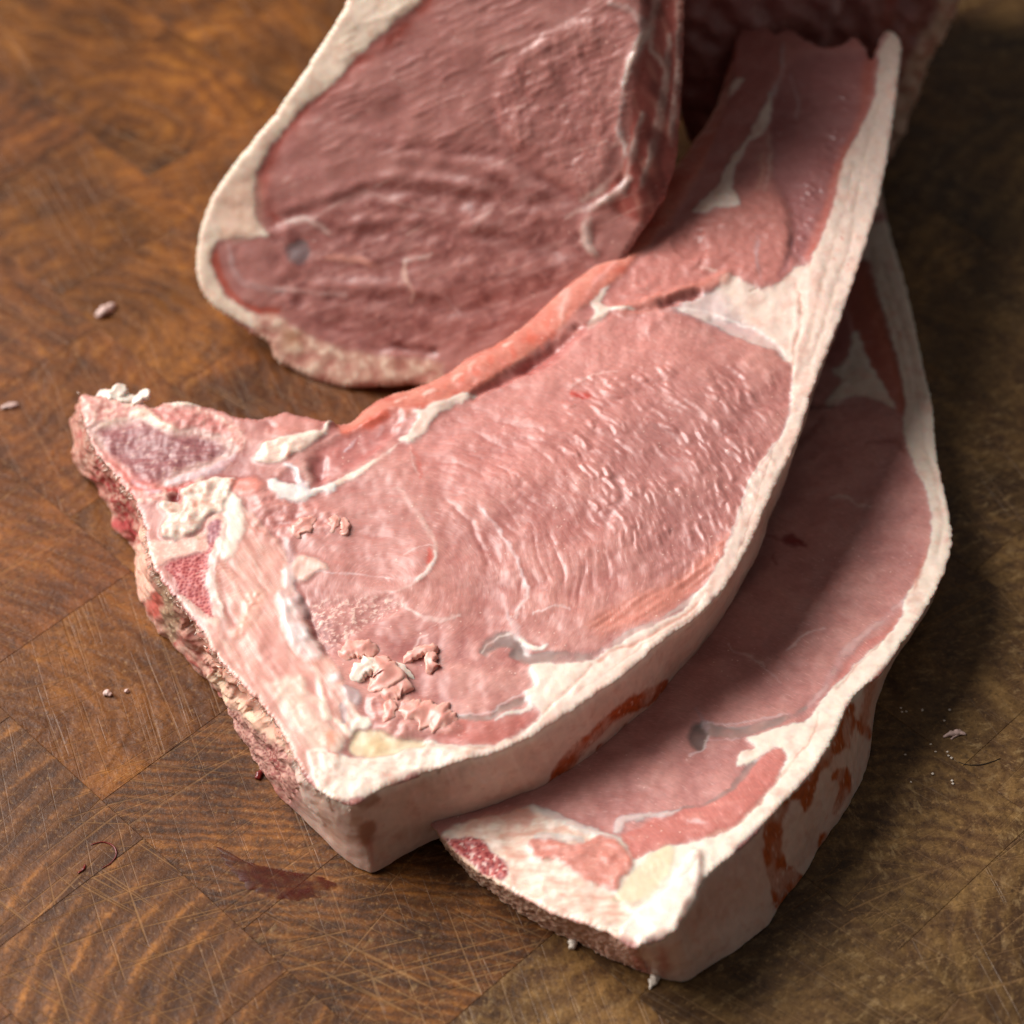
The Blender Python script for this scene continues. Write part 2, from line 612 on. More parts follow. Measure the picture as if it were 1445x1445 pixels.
    off = (bulge+(pw.h+pw.f).reshape(rows, ns)*fade-(jit[None]*((1-tt)*ss(0, .25, tt))[:, None])*.85)/1000
    wv = base3+on3[None]*off[:, :, None]
    wv[..., 2] = np.maximum(wv[..., 2], .0004)
    wv = wv.reshape(-1, 3)
    r0 = np.arange(rows-1)[:, None]*ns
    i0 = np.arange(ns)[None]
    i1 = (i0+1) % ns
    FW_ = np.stack([r0+i0, r0+i1, r0+ns+i1, r0+ns+i0], 2).reshape(-1, 4)
    if area > 0:
        FW_ = FW_[:, ::-1]
    pw.c[:ns] = pt.c[ng:]
    V = np.concatenate([V, wv])
    Cc = np.concatenate([Cc, pw.c])
    Rr = np.concatenate([Rr, pw.r])
    ID = np.concatenate([ID, pw.id])
    Gg = np.concatenate([Gg, pw.g])
    F = np.concatenate([F, FW_+ng])
    # ---- shared normals, then one mesh per part
    a, b, c_, d_ = V[F[:, 0]], V[F[:, 1]], V[F[:, 2]], V[F[:, 3]]
    fn = np.cross(c_-a, d_-b)
    N = np.zeros_like(V)
    for i in range(4):
        for k in range(3):
            N[:, k] += np.bincount(F[:, i], fn[:, k], len(V))
    N /= np.linalg.norm(N, axis=1)[:, None]+1e-15
    fid = np.sort(ID[F], axis=1)[:, 1]
    nbv = [F[:, i] for i in range(4)]
    for rep in range(2):                       # tiny islands join the part around them
        vid = np.full(len(V), -1)
        for k in np.unique(fid):
            sel = np.where(fid == k)[0]
            lab = comps(F[sel])
            cnt = np.bincount(lab)
            small = sel[cnt[lab] < 60]
            if len(small):
                big = np.setdiff1d(np.arange(len(F)), small)
                vid[F[big].ravel()] = np.repeat(fid[big], 4)
                fid[small] = np.where(vid[F[small]].max(1) >= 0, vid[F[small]].max(1), fid[small])
    for k, ff in [(k, g) for k in np.unique(fid) for g in pieces(F[fid == k])]:
        u, inv = np.unique(ff, return_inverse=True)
        nm, mk = names[int(k)][:2]
        mesh_obj(nm, V[u], inv.reshape(ff.shape), MAT[mk], root, True, N[u], Cc[u], Rr[u], names[int(k)][2] if len(names[int(k)]) > 2 else None, Gg[u])
    if cap:                                    # the far end of a thick joint
        ring = wv[(rows-1)*ns:][::6]
        c0 = ring.mean(0)
        vv = np.concatenate([ring, c0[None]+(ring-c0)*.6, c0[None]])
        m = len(ring)
        ff = [(i, (i+1) % m, m+(i+1) % m, m+i) for i in range(m)]+[(m+i, m+(i+1) % m, 2*m) for i in range(m)]
        mesh_obj('far_cut_face', vv, ff, MAT['lean'], root, True, None, np.tile(S('8d5752'), (len(vv), 1)), np.full(len(vv), .4), None, vv*5000)
    made = list(root.children)
    hosts = {}
    for ch in made:
        hosts.setdefault(ch.name.split('.')[0], ch)
    for ch in made:                            # marrow sits in the bone, silver skin on the muscle
        k = {'bone_marrow': 'vertebra_bone', 'marrow_edge': 'sawn_bone_edge', 'silver_skin': 'loin_muscle', 'cartilage': 'vertebra_bone'}.get(ch.name.split('.')[0])
        if k in hosts:
            ch.parent = hosts[k]
    return V


def tube(path, rad, sides=10, flat=1., seed=0, rough=.25, sub=6):
    """lumpy strand through world points (m), radii in mm"""
    p = crom(np.asarray(path, float), sub, False)
    r = np.interp(np.linspace(0, 1, len(p)), np.linspace(0, 1, len(rad)), rad)/1000
    tgv = np.gradient(p, axis=0)
    tgv /= np.linalg.norm(tgv, axis=1)[:, None]+1e-12
    sd = np.cross(tgv, ZUP)
    sd /= np.linalg.norm(sd, axis=1)[:, None]+1e-9
    nn = np.cross(sd, tgv)
    an = np.arange(sides)/sides*2*math.pi
    v = []
    for i in range(len(p)):
        k = 1+rough*(noise(np.cos(an)*.9+seed*1.3, np.full(sides, i*1.5/sub), seed)+noise(np.sin(an)*.9+seed*2.1, np.full(sides, i*1.5/sub+7.), seed+1))
        v.append(p[i]+(sd[i][None]*np.cos(an)[:, None]+nn[i][None]*np.sin(an)[:, None]*flat)*(r[i]*k)[:, None])
    v = np.concatenate(v+[p[:1], p[-1:]])
    f = []
    m = len(p)
    for i in range(m-1):
        for j in range(sides):
            k = (j+1) % sides
            f.append((i*sides+j, (i+1)*sides+j, (i+1)*sides+k, i*sides+k))
    for j in range(sides):
        k = (j+1) % sides
        f.append((m*sides, j, k))
        f.append((m*sides+1, (m-1)*sides+k, (m-1)*sides+j))
    return v, f


# ------------------------------------------------------------------ the board: end-grain blocks glued at 45 degrees
board = empty('cutting_board', (0, 0, 0), 'worn oiled end-grain wooden board under the meat', 'cutting board')
board['kind'] = 'structure'
BL = 53.3
rndb = random.Random(5)
warm = ['331a09', '5f3410', '7d4917', '9f6423']
dark = ['2c170a', '4e2c13', '70421b', '9c6229']
oliv = ['301f11', '523820', '6d502d', '8b693d']
red = ['311809', '5b3010', '784318', '995f24']


def add_block(k, u0, v0, u1, v1, mat):
    g = .015
    q = []
    for z, ins_ in ((-.03, g), (-.00012, g), (0., g+.10)):
        for a, b in ((u0+ins_, v0+ins_), (u1-ins_, v0+ins_), (u1-ins_, v1-ins_), (u0+ins_, v1-ins_)):
            q.append(((a-b)/2**.5/1000, (a+b)/2**.5/1000, z))
    f = [(8, 9, 10, 11)]
    for r in (0, 4):
        for i in range(4):
            j = (i+1) % 4
            f.append((r+i, r+j, r+4+j, r+4+i))
    mesh_obj('wood_block', np.array(q), f, mat, board, smooth=False)


bi = 0
POOL = []
for iu in range(-7, 12):
    u0 = -127.8+iu*BL
    sh = [0, 21, -16, 9, 27, -8, 15, 0, 22, 11, -12, 6][(iu+3) % 12]
    if iu == 0:
        sh = 0
    for iv in range(-10, 11):
        v0 = 16.5+sh+iv*BL
        cu, cv = u0+BL/2, v0+BL/2
        x, y = (cu-cv)/2**.5, (cu+cv)/2**.5
        if abs(x) > 370 or y < -330 or y > 470:
            continue
        bi += 1
        rndb = random.Random(iu*131+iv*17+3)
        k_ = min(1., max(0., (x-.3*y+70)/150.))
        lft = rndb.choice([warm, warm, red])
        cols = [tuple((1-k_)*int(lft[i][j:j+2], 16)+k_*int(oliv[i][j:j+2], 16) for j in (0, 2, 4)) for i in range(4)]
        cols = ['%02x%02x%02x' % tuple(int(c_) for c_ in e_) for e_ in cols]
        grey = .15*k_
        ang = rndb.uniform(0, 6.28)
        rad = rndb.uniform(20, 95)
        cen = ((x+rad*math.cos(ang))/1000, (y+rad*math.sin(ang))/1000)
        rings, dist, st, scr, rw, rot = rndb.uniform(28, 60), rndb.uniform(5, 10), (1, rndb.uniform(.8, 1.5)), .7, rndb.choice([.1, .15, .2, .3]), rndb.uniform(-.9, .9)
        px = prj(np.array([[x/1000, y/1000, 0]]))[0]
        stp = (.12, .45, .68, .92)
        if iu == -1 and abs(v0-16.5-sh+0) < 200 and px[0] < 420 and px[1] > 1000:
            cols, cen, rings, dist, st, scr, grey, rw, stp = ['3a1d0c', '56300f', '6b3f18', 'a5682c'], (-.020, -.150), 40, 3.0, (1, 1.1), 1.35, 0, .50, (.12, .48, .72, .95)
        if iu == 0 and px[1] > 1000 and px[0] < 700:
            cols, cen, rings, dist, st, scr, rw = dark, (-.13, -.30), 86, 8.0, (.55, 1.3), 1.1, .32
        far = not (-320 < px[0] < 1765 and -320 < px[1] < 1765)
        if far and len(POOL) >= 10:
            bm_ = POOL[bi % 10]
        else:
            bm_ = wood_mat('end_grain_%d' % bi, cen, rings, dist, cols, bi, st, scr, grey, rot, 1., rw, stp)
            if far:
                POOL.append(bm_)
        add_block(bi, u0, v0, u0+BL, v0+BL, bm_)

# ------------------------------------------------------------------ shared texture passes for lean meat
def lean_base(p, big=1.):
    U, V = p.U, p.V
    n = fbm(U/90, V/90, 4, 31)
    p.mix(np.ones(len(U)), 'c2867b', .6)
    p.mix(ss(-.1, .55, n), 'd39c8f', .75)
    p.mix(ss(-.1, .55, -n), '9e5f5a', .65)
    n3 = fbm(U/34+3, V/34, 4, 35)
    p.mix(ss(.05, .6, n3), 'dcab9f', .35)
    p.mix(ss(.05, .6, -n3), 'a2605a', .35)
    n2 = fbm(U/14, V/14, 3, 37)
    p.mix(ss(.1, .8, n2), 'd3a195', .3)
    p.mix(ss(.1, .8, -n2), 'b0716a', .25)
    p.h += .8*big*n+.10*n2
    p.r = p.r+.05*n2


def flow(p, c, asp=1.):
    dx, dy = p.x-c[0], (p.y-c[1])*1.32
    r = np.sqrt(dx*dx+dy*dy)
    th = np.arctan2(dy, dx)
    r = r+6*fbm(p.U/70, p.V/70, 2, 51)
    return r, th*np.maximum(r, 40)


def facets(p, m, r, t, w, l, amp, seed):
    """cut muscle bundles: small tilted steps drawn out along the fibre direction"""
    wx = .35*fbm(p.U/44, p.V/44, 2, seed)
    d1, d2, rr, ox, oy = vor(r/w+wx, t/l+.3*fbm(p.U/34, p.V/34, 2, seed+3), seed)
    m = m*ss(-.7, .1, fbm(p.U/70, p.V/70, 2, seed+9))
    u = np.clip(.5-ox, 0, 1)
    A = .2+.8*np.modf(rr*7.31)[0]**1.5
    prof = ss(0, .48, u)*(1-.85*ss(.45, 1., u))
    win = 1-ss(.28, .62, np.abs(oy))
    p.f += m*amp*(A*prof*win+(rr-.5)*.22)
    p.mix(m*win*ss(.7, 1., u)*A, 'a9665f', .3)


def ticks(p, m, r, t, w, l, amt, seed, hx='ead0c6'):  # pale ticks put wet glints into the colour, like marbling
    n = noise(r/w, t/l, seed)*.7+noise(r/w*2.1, t/l*1.3, seed+3)*.3
    k = ss(.56, .70, n)*ss(-.2, .4, fbm(p.U/45, p.V/45, 2, seed+7))
    p.mix(m*k, hx, amt)
    p.f += m*k*.08


def wrinkles(p, m, r, t, w, amp, seed):
    n = noise(r/w+.35*noise(t/70, r/70, seed), t/150, seed+1)
    g = 1-np.abs(n)*2.2
    p.f -= m*amp*np.clip(g, 0, 1)**2
    p.mix(m*np.clip(g, 0, 1)**3, 'b06a63', .4)


def crackle(p, m, sc, amp, seed):
    d1, d2, rr, ox, oy = vor(p.U/sc+.4*fbm(p.U/12, p.V/12, 2, seed), p.V/sc+.4*fbm(p.U/12, p.V/12, 2, seed+4), seed)
    g = 1-ss(0, .13, d2-d1)
    p.f += m*(amp*(.35-d1)*.7-amp*g*.6)
    p.mix(m*g, 'b4706a', .3)


def fatty(p, m, seed=0, tint='e6d1c5', pink='deb9ab', h=.4, r=.42, lum=1., part=None):
    n = fbm(p.U/30, p.V/30, 3, 61+seed)
    p.put(m, tint, 1., h, r, part, 1.)
    p.mix(m*ss(0, .8, n), pink, .6)
    p.mix(m*ss(.2, .8, fbm(p.U/9, p.V/9, 2, 67+seed)), 'ecddd2', .4)
    p.h += m*(.16*lum*fbm(p.U/22, p.V/22, 3, 71+seed))
    p.f += m*.03*fbm(p.U/6, p.V/6, 2, 73+seed)


def spongy(p, m, hx, deep, light, seed, sc=4.2, amp=.35):
    d1, d2, rr, ox, oy = vor(p.U/sc, p.V/sc, seed)
    k = ss(.25, .6, d1)
    p.put(m, hx, .95, 0, .6)
    p.mix(m*(1-ss(.12, .4, d1)), deep, .75)
    p.mix(m*k, light, .45)
    p.f += m*(amp*(d1-.35)+.15*fbm(p.U/8, p.V/8, 3, seed+3))

# ------------------------------------------------------------------ upper chop
PL_A = plane3([(110, 600, .028), (525, 1125, .028), (1110, 560, .046)])
TH_A = .027


def bottom_from(plane, thick):
    o, n = plane

    def f(contour, T3):
        out = []
        for c, t in zip(contour, T3):
            if c[2] is None:
                q = t-ZUP*thick
            else:
                q = unp([c[2:4]], o-ZUP*thick, n)[0]
            q[2] = max(q[2], .0004)
            out.append(q)
        return np.array(out)
    return f


N_ = None
CON_A = [(118, 556, 105, 600, 1.0, .3), (114, 575, 105, 630, 1.0, .3), (121, 600, 106, 655, .9, .3), (127, 622, 118, 672, .9, .3), (140, 642, 133, 685, .9, 0),
         (160, 667, 152, 715, .9, 0), (178, 690, 163, 742, .9, 0), (191, 706, 178, 760, .9, 0), (203, 740, 192, 778, 1.0, .3), (208, 768, 193, 802, 1.0, .3),
         (216, 797, 195, 834, 1.0, 0), (228, 818, 205, 860, .8, 0), (249, 845, 226, 893, .8, 0), (264, 864, 244, 910, .8, 0), (285, 890, 272, 943, .9, 0),
         (305, 925, 297, 969, .8, 0), (333, 958, 318, 995, .8, 0), (364, 988, 333, 1027, .8, 0), (388, 1018, 350, 1062, .6, 0), (410, 1056, 372, 1093, .5, 0),
         (428, 1092, 400, 1130, .4, .3), (450, 1116, 440, 1168, .3, .5), (480, 1131, 480, 1204, .25, .5), (502, 1134, 510, 1224, .3, .3), (523, 1121, 529, 1229, .3, .3),
         (560, 1104, 575, 1206, .3, .6), (600, 1090, 622, 1182, .2, .8), (650, 1077, 690, 1160, .2, 1), (705, 1060, 740, 1142, .2, 1), (750, 1037, 778, 1128, .2, 1),
         (794, 1010, 822, 1098, .2, 1), (835, 984, 858, 1066, .25, 1), (877, 955, 895, 1025, .3, 1), (915, 921, 926, 998, .4, .8), (952, 892, 948, 962, .4, .6), (982, 870, 986, 918, .3, .5),
         (1010, 843, 1022, 868, .3, .4), (1035, 810, 1048, 822, .3, .3), (1062, 760, 1072, 772, .3, .2), (1085, 705, 1092, 720, .3, .2), (1112, 650, 1112, 665, .3, .2), (1130, 608, 1126, 625, .3, 0),
         (1142, 565, 1138, 585, .3, 0), (1158, 520, 1152, 540, .3, 0), (1178, 470, 1170, 490, .3, 0), (1198, 415, 1190, 435, .3, 0), (1217, 360, 1208, 380, .3, 0), (1235, 300, 1226, 320, .3, 0),
         (1248, 245, 1240, 265, .3, 0), (1258, 185, 1250, 205, .3, 0), (1266, 120, 1260, 140, .3, 0), (1271, 62, 1266, 90, .4, 0), (1262, 46, 1255, 80, .4, 0), (1249, 44, N_, N_, .5, 0),
         (1240, 60, N_, N_, .6, 0), (1229, 80, N_, N_, .6, 0), (1218, 62, N_, N_, .9, 0), (1204, 52, N_, N_, .9, 0), (1188, 62, N_, N_, .8, 0), (1165, 66, N_, N_, .8, 0), (1140, 58, N_, N_, .8, 0),
         (1114, 40, N_, N_, .8, 0), (1092, 48, N_, N_, .8, 0), (1074, 30, N_, N_, .5, 0), (1055, 20, N_, N_, .4, 0), (1043, 45, N_, N_, .2, 0), (1025, 95, N_, N_, .2, 0), (1006, 148, N_, N_, .2, 0), (984, 182, N_, N_, .2, 0),
         (953, 224, N_, N_, .2, 0), (920, 262, N_, N_, .2, 0), (900, 287, N_, N_, .2, 0), (872, 325, N_, N_, .2, 0), (840, 362, N_, N_, .2, 0), (800, 395, N_, N_, .2, 0), (765, 425, N_, N_, .2, 0),
         (735, 452, N_, N_, .2, 0), (700, 476, N_, N_, .2, 0), (660, 495, N_, N_, .2, 0), (625, 520, N_, N_, .2, 0), (585, 537, N_, N_, .2, 0), (550, 545, N_, N_, .2, 0), (520, 562, N_, N_, .3, 0),
         (495, 584, N_, N_, .4, 0), (478, 590, N_, N_, .5, 0), (455, 593, N_, N_, .8, 0), (430, 587, N_, N_, .9, 0), (402, 582, N_, N_, .9, 0), (375, 590, N_, N_, .9, 0), (345, 590, N_, N_, .8, 0),
         (318, 582, N_, N_, .8, 0), (290, 572, N_, N_, .6, 0), (255, 568, N_, N_, .6, 0), (232, 569, N_, N_, .6, 0), (214, 576, N_, N_, .8, 0), (192, 562, N_, N_, .8, 0), (168, 552, N_, N_, .8, 0),
         (148, 556, N_, N_, .8, 0), (133, 560, N_, N_, .8, 0)]
NM_A = {0: ('loin_muscle', 'lean'), 1: ('fat_rim', 'fat'), 2: ('vertebra_bone', 'bone'), 3: ('bone_marrow', 'bone'), 4: ('sinew', 'fat'),
        5: ('flank_muscle', 'lean'), 6: ('rib_membrane', 'lean'), 7: ('fat_seam', 'fat'), 8: ('cartilage', 'fat'), 9: ('silver_skin', 'fat'),
        20: ('muscle_edge', 'lean'), 21: ('outer_fat', 'fat'), 22: ('sawn_bone_edge', 'bone'), 23: ('marrow_edge', 'bone'), 24: ('spinal_canal', 'fat'), 26: ('membrane_edge', 'lean')}


def paint_A(p):
    U, V = p.U, p.V
    lean_base(p)
    r, t = flow(p, (540, 830))
    p.g = np.stack([r, t, np.zeros(len(r))], 1)
    # --- the loin eye
    eye = p.poly(Z('p', 650, 560, 720, 530, 790, 480, 840, 440, 900, 438, 960, 444, 1010, 463, 1060, 489, 1100, 503, 1118, 535, 1114, 575, 1098, 625, 1070, 690, 1048, 745, 1020, 795, 985, 832, 930, 870, 870, 893, 800, 905, 740, 880, 690, 900, 600, 900, 470, 920, 430, 850, 410, 780, 440, 700, 560, 640), 6)
    p.mix(eye, 'c98d81', .4)
    blush = p.poly(Z('p', 560, 620, 700, 560, 830, 450, 950, 450, 980, 520, 900, 600, 800, 660, 700, 700, 600, 680), 40)
    p.mix(blush, 'd8948a', .5)
    mv = p.poly(Z('p', 860, 600, 960, 540, 1080, 560, 1090, 610, 1040, 720, 980, 800, 900, 800, 850, 720), 45)
    p.mix(mv, 'b07a74', .55)
    fz = p.poly(Z('p', 800, 560, 900, 520, 1010, 520, 1090, 540, 1095, 600, 1060, 690, 1020, 770, 960, 810, 900, 800, 850, 730, 800, 650), 35)
    facets(p, fz, r, t, 14., 30., .60, 101)
    facets(p, fz*.8, r, t, 8., 20., .26, 131)
    f2 = p.poly(Z('p', 740, 640, 830, 590, 880, 640, 900, 740, 900, 830, 840, 870, 780, 840), 25)
    facets(p, f2, r, t, 10., 40., .12, 141)
    wr = p.poly(Z('p', 600, 640, 680, 590, 760, 590, 830, 640, 860, 740, 880, 830, 830, 860, 760, 850, 700, 800, 640, 720), 20)
    wrinkles(p, wr*ss(-.5, .3, fbm(U/60, V/60, 2, 153)), r, t, 28., .22, 151)
    wrinkles(p, wr*.7, r, t, 11., .06, 161)
    p.f += eye*.03*noise(r/3.4, t/16, 163)+eye*.03*noise(r/7, t/30, 165)
    ck = p.poly(Z('p', 620, 590, 700, 560, 800, 600, 850, 700, 830, 800, 760, 800, 690, 700), 25)
    crackle(p, ck, 9.5, .07, 171)
    ck2 = p.poly(Z('p', 790, 480, 860, 440, 960, 450, 1000, 500, 940, 550, 830, 560, 790, 540), 20)
    crackle(p, ck2, 13., .12, 181)
    ticks(p, eye, r, t, 3.6, 15., .55, 191)
    ticks(p, p.poly(Z('p', 470, 750, 600, 700, 700, 780, 760, 880, 760, 1000, 640, 1000, 520, 930), 20), t, r, 5., 17., .5, 201)
    # swelling of the eye muscle and sink along its seams
    p.h += 1.3*p.poly(Z('p', 800, 480, 950, 460, 1090, 530, 1070, 650, 980, 790, 850, 830, 720, 760, 700, 600), 90)
    # left hand multifidus lobe, flat smooth slices
    lob = p.poly(Z('z3', 80, 700, 250, 560, 520, 490, 640, 560, 720, 700, 760, 800, 740, 900, 640, 1010, 420, 1040, 200, 1000, 90, 900), 8)
    p.mix(lob, 'cb958b', .6)
    st = noise(U/60, V/13, 211)
    p.h += lob*.25*st
    p.mix(lob*ss(.1, .6, st), 'c2857b', .5)
    p.put(p.line(Z('z3', 380, 720, 470, 750, 560, 745, 620, 690, 630, 620), 3, 5), 'b9776e', .5, -.25)
    p.put(p.line(Z('z3', 140, 930, 300, 940, 450, 945, 560, 965), .8, 1.4), 'ecd8d4', .75, .1)
    p.put(p.line(Z('z3', 500, 1030, 600, 1020, 680, 980, 760, 900, 780, 820, 750, 740, 690, 640, 600, 520, 560, 500), [.6, 1.5, 2, 2.5, 3.5, 4, 2., 1.], 3.), 'dfbfb2', .65, .15)
    p.put(p.line(Z('z3', 680, 980, 760, 900, 775, 830), 2.2, 1.8), 'f3e6da', .8, .2)
    p.mix(p.line(Z('z3', 745, 830, 745, 880), 3.5, 3), 'd9604e', .8)
    p.mix(p.line(Z('z3', 700, 440, 690, 350, 650, 290), 2.2, 2.5), 'd96a58', .65)
    p.put(p.line(Z('z3', 650, 290, 660, 360, 690, 430), 1.2, 1.4), 'ecd2c6', .7, .2)
    p.put(p.line(Z('z3', 610, 840, 700, 805, 770, 800), 1., 1.3), 'ecd2c8', .7, .1)
    p.put(p.line(Z('z3', 1000, 600, 1080, 690, 1130, 760, 1170, 830, 1210, 920, 1250, 1010), [1.2, 2.4, 2., 2.4, 2, 1.5], 1.8), 'e8d4d0', .75, .25)
    p.put(p.line(Z('z3', 820, 560, 900, 630, 960, 690, 1000, 780, 1040, 880), 2.2, 2.5), 'ad6a64', .5, -.5)
    p.put(p.line(Z('z3', 1250, 1010, 1240, 1060, 1200, 1110, 1190, 1160), [2, 3, 2.5, 3], 2), 'ead6cf', .8, .2)
    p.put(p.line(Z('z3', 620, 1110, 690, 1150, 760, 1170, 830, 1170, 900, 1150), [1, 2.5, 3, 2.5, 1], 1.8), 'ecd5ca', .85, .2)
    p.put(p.line(Z('z3', 660, 1310, 690, 1270, 730, 1250), 1.3, 1.5), 'e8d0c8', .7, .1)
    # sawdusty torn zone by the ligament
    saw = p.poly(Z('z3', 150, 1090, 330, 1060, 560, 1060, 610, 1120, 480, 1170, 380, 1240, 260, 1300, 190, 1340, 140, 1220), 7)
    k = fbm(U/9, V/7, 5, 221, .65)
    p.put(saw, 'bd837a', .6, -.5, .62)
    p.mix(saw*ss(.15, .6, k), 'eccdbd', .9)
    p.f += saw*.14*k
    p.mix(p.poly(Z('z3', 130, 1130, 220, 1150, 300, 1280, 210, 1340, 160, 1260), 6)*ss(-.3, .4, -k), '8d5450', .6)
    # big wrinkles of eye lower right, paler and sunk in
    p.put(p.line(Z('z4', 430, 1010, 470, 1100, 400, 1200, 380, 1300), [4, 5, 4, 3], 4), 'd5a9a4', .4, -.6)
    # red pore
    p.mix(p.line(Z('z4', 215, 575, 260, 580, 300, 575), 3.2, 3), 'd0483a', .85)
    p.put(p.line(Z('z4', 240, 580, 262, 592), 1.5, 2), 'b02a22', .8, -.5)
    p.put(p.line(Z('a5', 110, 1220, 180, 1160, 270, 1125, 380, 1105, 440, 1110), [.8, 1.6, 1.2, .8], 1.6), 'edc8bd', .7, .15)
    # lower muscle slices (right-bottom ring of the eye)
    salm = p.poly(Z('p', 1015, 770, 1030, 760, 1010, 800, 985, 830, 940, 862, 890, 885, 850, 895, 830, 880, 880, 850, 950, 820, 990, 790), 9)
    p.mix(salm, 'd58c78', .75)
    p.f += salm*.22*noise((p.x*.56+p.y*.83)/7, (p.x*.83-p.y*.56)/70, 231)
    p.put(p.line(Z('z5', 560, 240, 640, 210, 700, 205, 740, 220), 1.2, 1.4), 'ead2cb', .8, .1)
    # --- seam between eye and lower muscles: silver skin and vein
    p.put(p.line(Z('z5', 300, 430, 340, 390, 420, 370, 470, 400, 480, 440), [7, 9, 10, 9, 9], 4), '877673', .85, -.4, .3, 9)
    p.put(p.line(Z('z5', 460, 440, 530, 470, 620, 460, 720, 455, 830, 455, 900, 430), [8, 8, 7, 6, 5, 4], 3), '9c8783', .85, -.3, .3, 9)
    p.put(p.line(Z('z5', 900, 430, 980, 380, 1060, 330, 1150, 300, 1250, 240, 1350, 170, 1445, 90), [3.5, 4, 3.5, 3, 3, 3, 3], 2.5), 'c5aaa4', .85, .2, .3, 9)
    p.put(p.line(Z('z5', 470, 350, 460, 300, 420, 260, 415, 220), [5, 6, 3, 2], 3), 'd5c0bd', .85, .1)
    p.put(p.line(Z('z5', 490, 360, 530, 400, 590, 415, 620, 395), [3, 4, 3, 1.5], 2), 'eee0d6', .9, .3, part=7)
    p.put(p.line(Z('z5', 290, 440, 310, 400, 370, 360, 440, 340), 1.3, 1.6), 'e6d2cb', .6)
    # lower lean (longissimus tip) stays base; second muscle strip beneath it
    low = p.poly(Z('z5', 130, 780, 250, 790, 400, 780, 500, 745, 570, 750, 480, 830, 380, 890, 240, 905, 100, 890, 30, 860), 5)
    p.mix(low, 'c47468', .8)
    p.put(p.line(Z('z5', 120, 745, 220, 770, 330, 775, 380, 730, 450, 700, 520, 670), [2, 4, 4, 5, 5, 3], 2.5), '9c8580', .8, -.3, .3, 9)
    p.put(p.line(Z('z5', 110, 740, 200, 752, 330, 745, 400, 690, 500, 650), 1.3, 1.5), 'e0cbc6', .7)
    p.put(p.line(Z('z5', 360, 790, 430, 745, 520, 720, 540, 700), [1, 3, 4, 3], 2), 'eee0d6', .8, .2, part=7)
    # --- fat: triangle and rim
    tri = p.poly(Z('z5', 540, 500, 660, 490, 790, 485, 870, 465, 960, 410, 1060, 350, 1180, 300, 1300, 230, 1445, 110, 1445, 420, 1200, 600, 1000, 700, 700, 860, 420, 1010, 0, 1110, 0, 900, 100, 905, 240, 915, 390, 895, 490, 835, 590, 760, 545, 705, 505, 645, 560, 600), 2.5)
    fatty(p, tri, 1, part=1, h=.5)
    p.mix(p.poly(Z('z5', 560, 520, 800, 490, 760, 600, 620, 720, 560, 640), 12), 'f1e6d8', .7)
    p.put(p.line(Z('z5', 850, 500, 780, 580, 680, 670, 600, 750, 480, 850, 380, 910, 200, 930, 0, 900), 1.8, 2.2), 'c99684', .6, -.35)
    p.put(p.line(Z('z5', 1445, 130, 1350, 220, 1250, 290, 1100, 380, 980, 420, 880, 480), 2.0, 2.2), 'cf8f7a', .75, -.4)
    p.put(p.line(Z('z5', 1445, 170, 1300, 290, 1100, 410, 900, 560, 760, 660), 1.2, 1.6), 'd9b09e', .6, -.3)
    rimp = p.poly(Z('p', 1255, 40, 1240, 50, 1238, 68, 1235, 131, 1211, 187, 1190, 224, 1180, 274, 1165, 318, 1146, 364, 1127, 402, 1122, 440, 1115, 500, 1118, 533, 1115, 572, 1107, 606, 1082, 641, 1060, 677, 1044, 718, 1027, 768, 1006, 812, 985, 838, 1000, 880, 1060, 830, 1150, 640, 1290, 300, 1300, 30), 2.5)
    fatty(p, rimp, 2, part=1, h=.35)
    wedge = p.poly(Z('p', 1010, 408, 1025, 389, 1040, 393, 1062, 403, 1085, 405, 1102, 396, 1118, 377, 1135, 360, 1140, 420, 1125, 500, 1112, 511, 1096, 497, 1055, 484, 1010, 460, 975, 444, 950, 434, 985, 420), 2.5)
    fatty(p, wedge, 3, part=1, h=-.2, lum=.6)
    p.mix(p.poly(Z('p', 935, 438, 975, 418, 1015, 408, 1030, 430, 1060, 470, 1030, 470, 980, 446), 12), 'c6b2b4', .65)
    p.put(p.poly(Z('p', 1000, 450, 1050, 455, 1090, 480, 1108, 505, 1090, 495, 1050, 480), 6), 'cdaaa8', .7, -.9, part=9)
    p.put(p.line(Z('p', 960, 436, 1000, 440, 1050, 458, 1080, 470), 1.2, 1.5), 'efe6e2', .7, .3)
    p.put(p.line(Z('z4', 1110, 40, 1150, 15), 1.0, 1.2), '8c6a58', .8, -.5)
    # grooves in the rim
    p.put(p.line(Z('p', 1124, 400, 1130, 440, 1122, 490, 1117, 530), 1.8, 2), 'c98b76', .6, -.6)
    p.put(p.line(Z('p', 1205, 232, 1190, 300, 1172, 360, 1156, 420, 1140, 490), 2, 3.4), 'd9bba9', .4, -.3)
    p.put(p.line(Z('p', 1228, 180, 1215, 250, 1204, 300, 1200, 345, 1180, 400, 1165, 450, 1142, 515), 1.8, 3.2), 'cdb09d', .4, -.4)
    p.put(p.line(Z('p', 1240, 150, 1225, 210, 1200, 250), 1.5, 2), 'dfc6b4', .5, -.4)
    p.put(p.line(Z('p', 1090, 640, 1072, 690, 1055, 745, 1040, 790), 1.0, 1.5), 'b98d78', .45, -.3)
    p.put(p.line(Z('p', 1118, 545, 1113, 590, 1092, 632, 1062, 680, 1045, 725, 1026, 775), 1.3, 1.8), 'c3a0a0', .6, -.3)
    for q in ((1186, 304), (1188, 336), (1190, 328), (1175, 366), (1196, 372)):
        p.mix(p.line(Z('p', q[0], q[1], q[0]+2, q[1]+2), 1.4, 1.4), 'c0524c', .7)
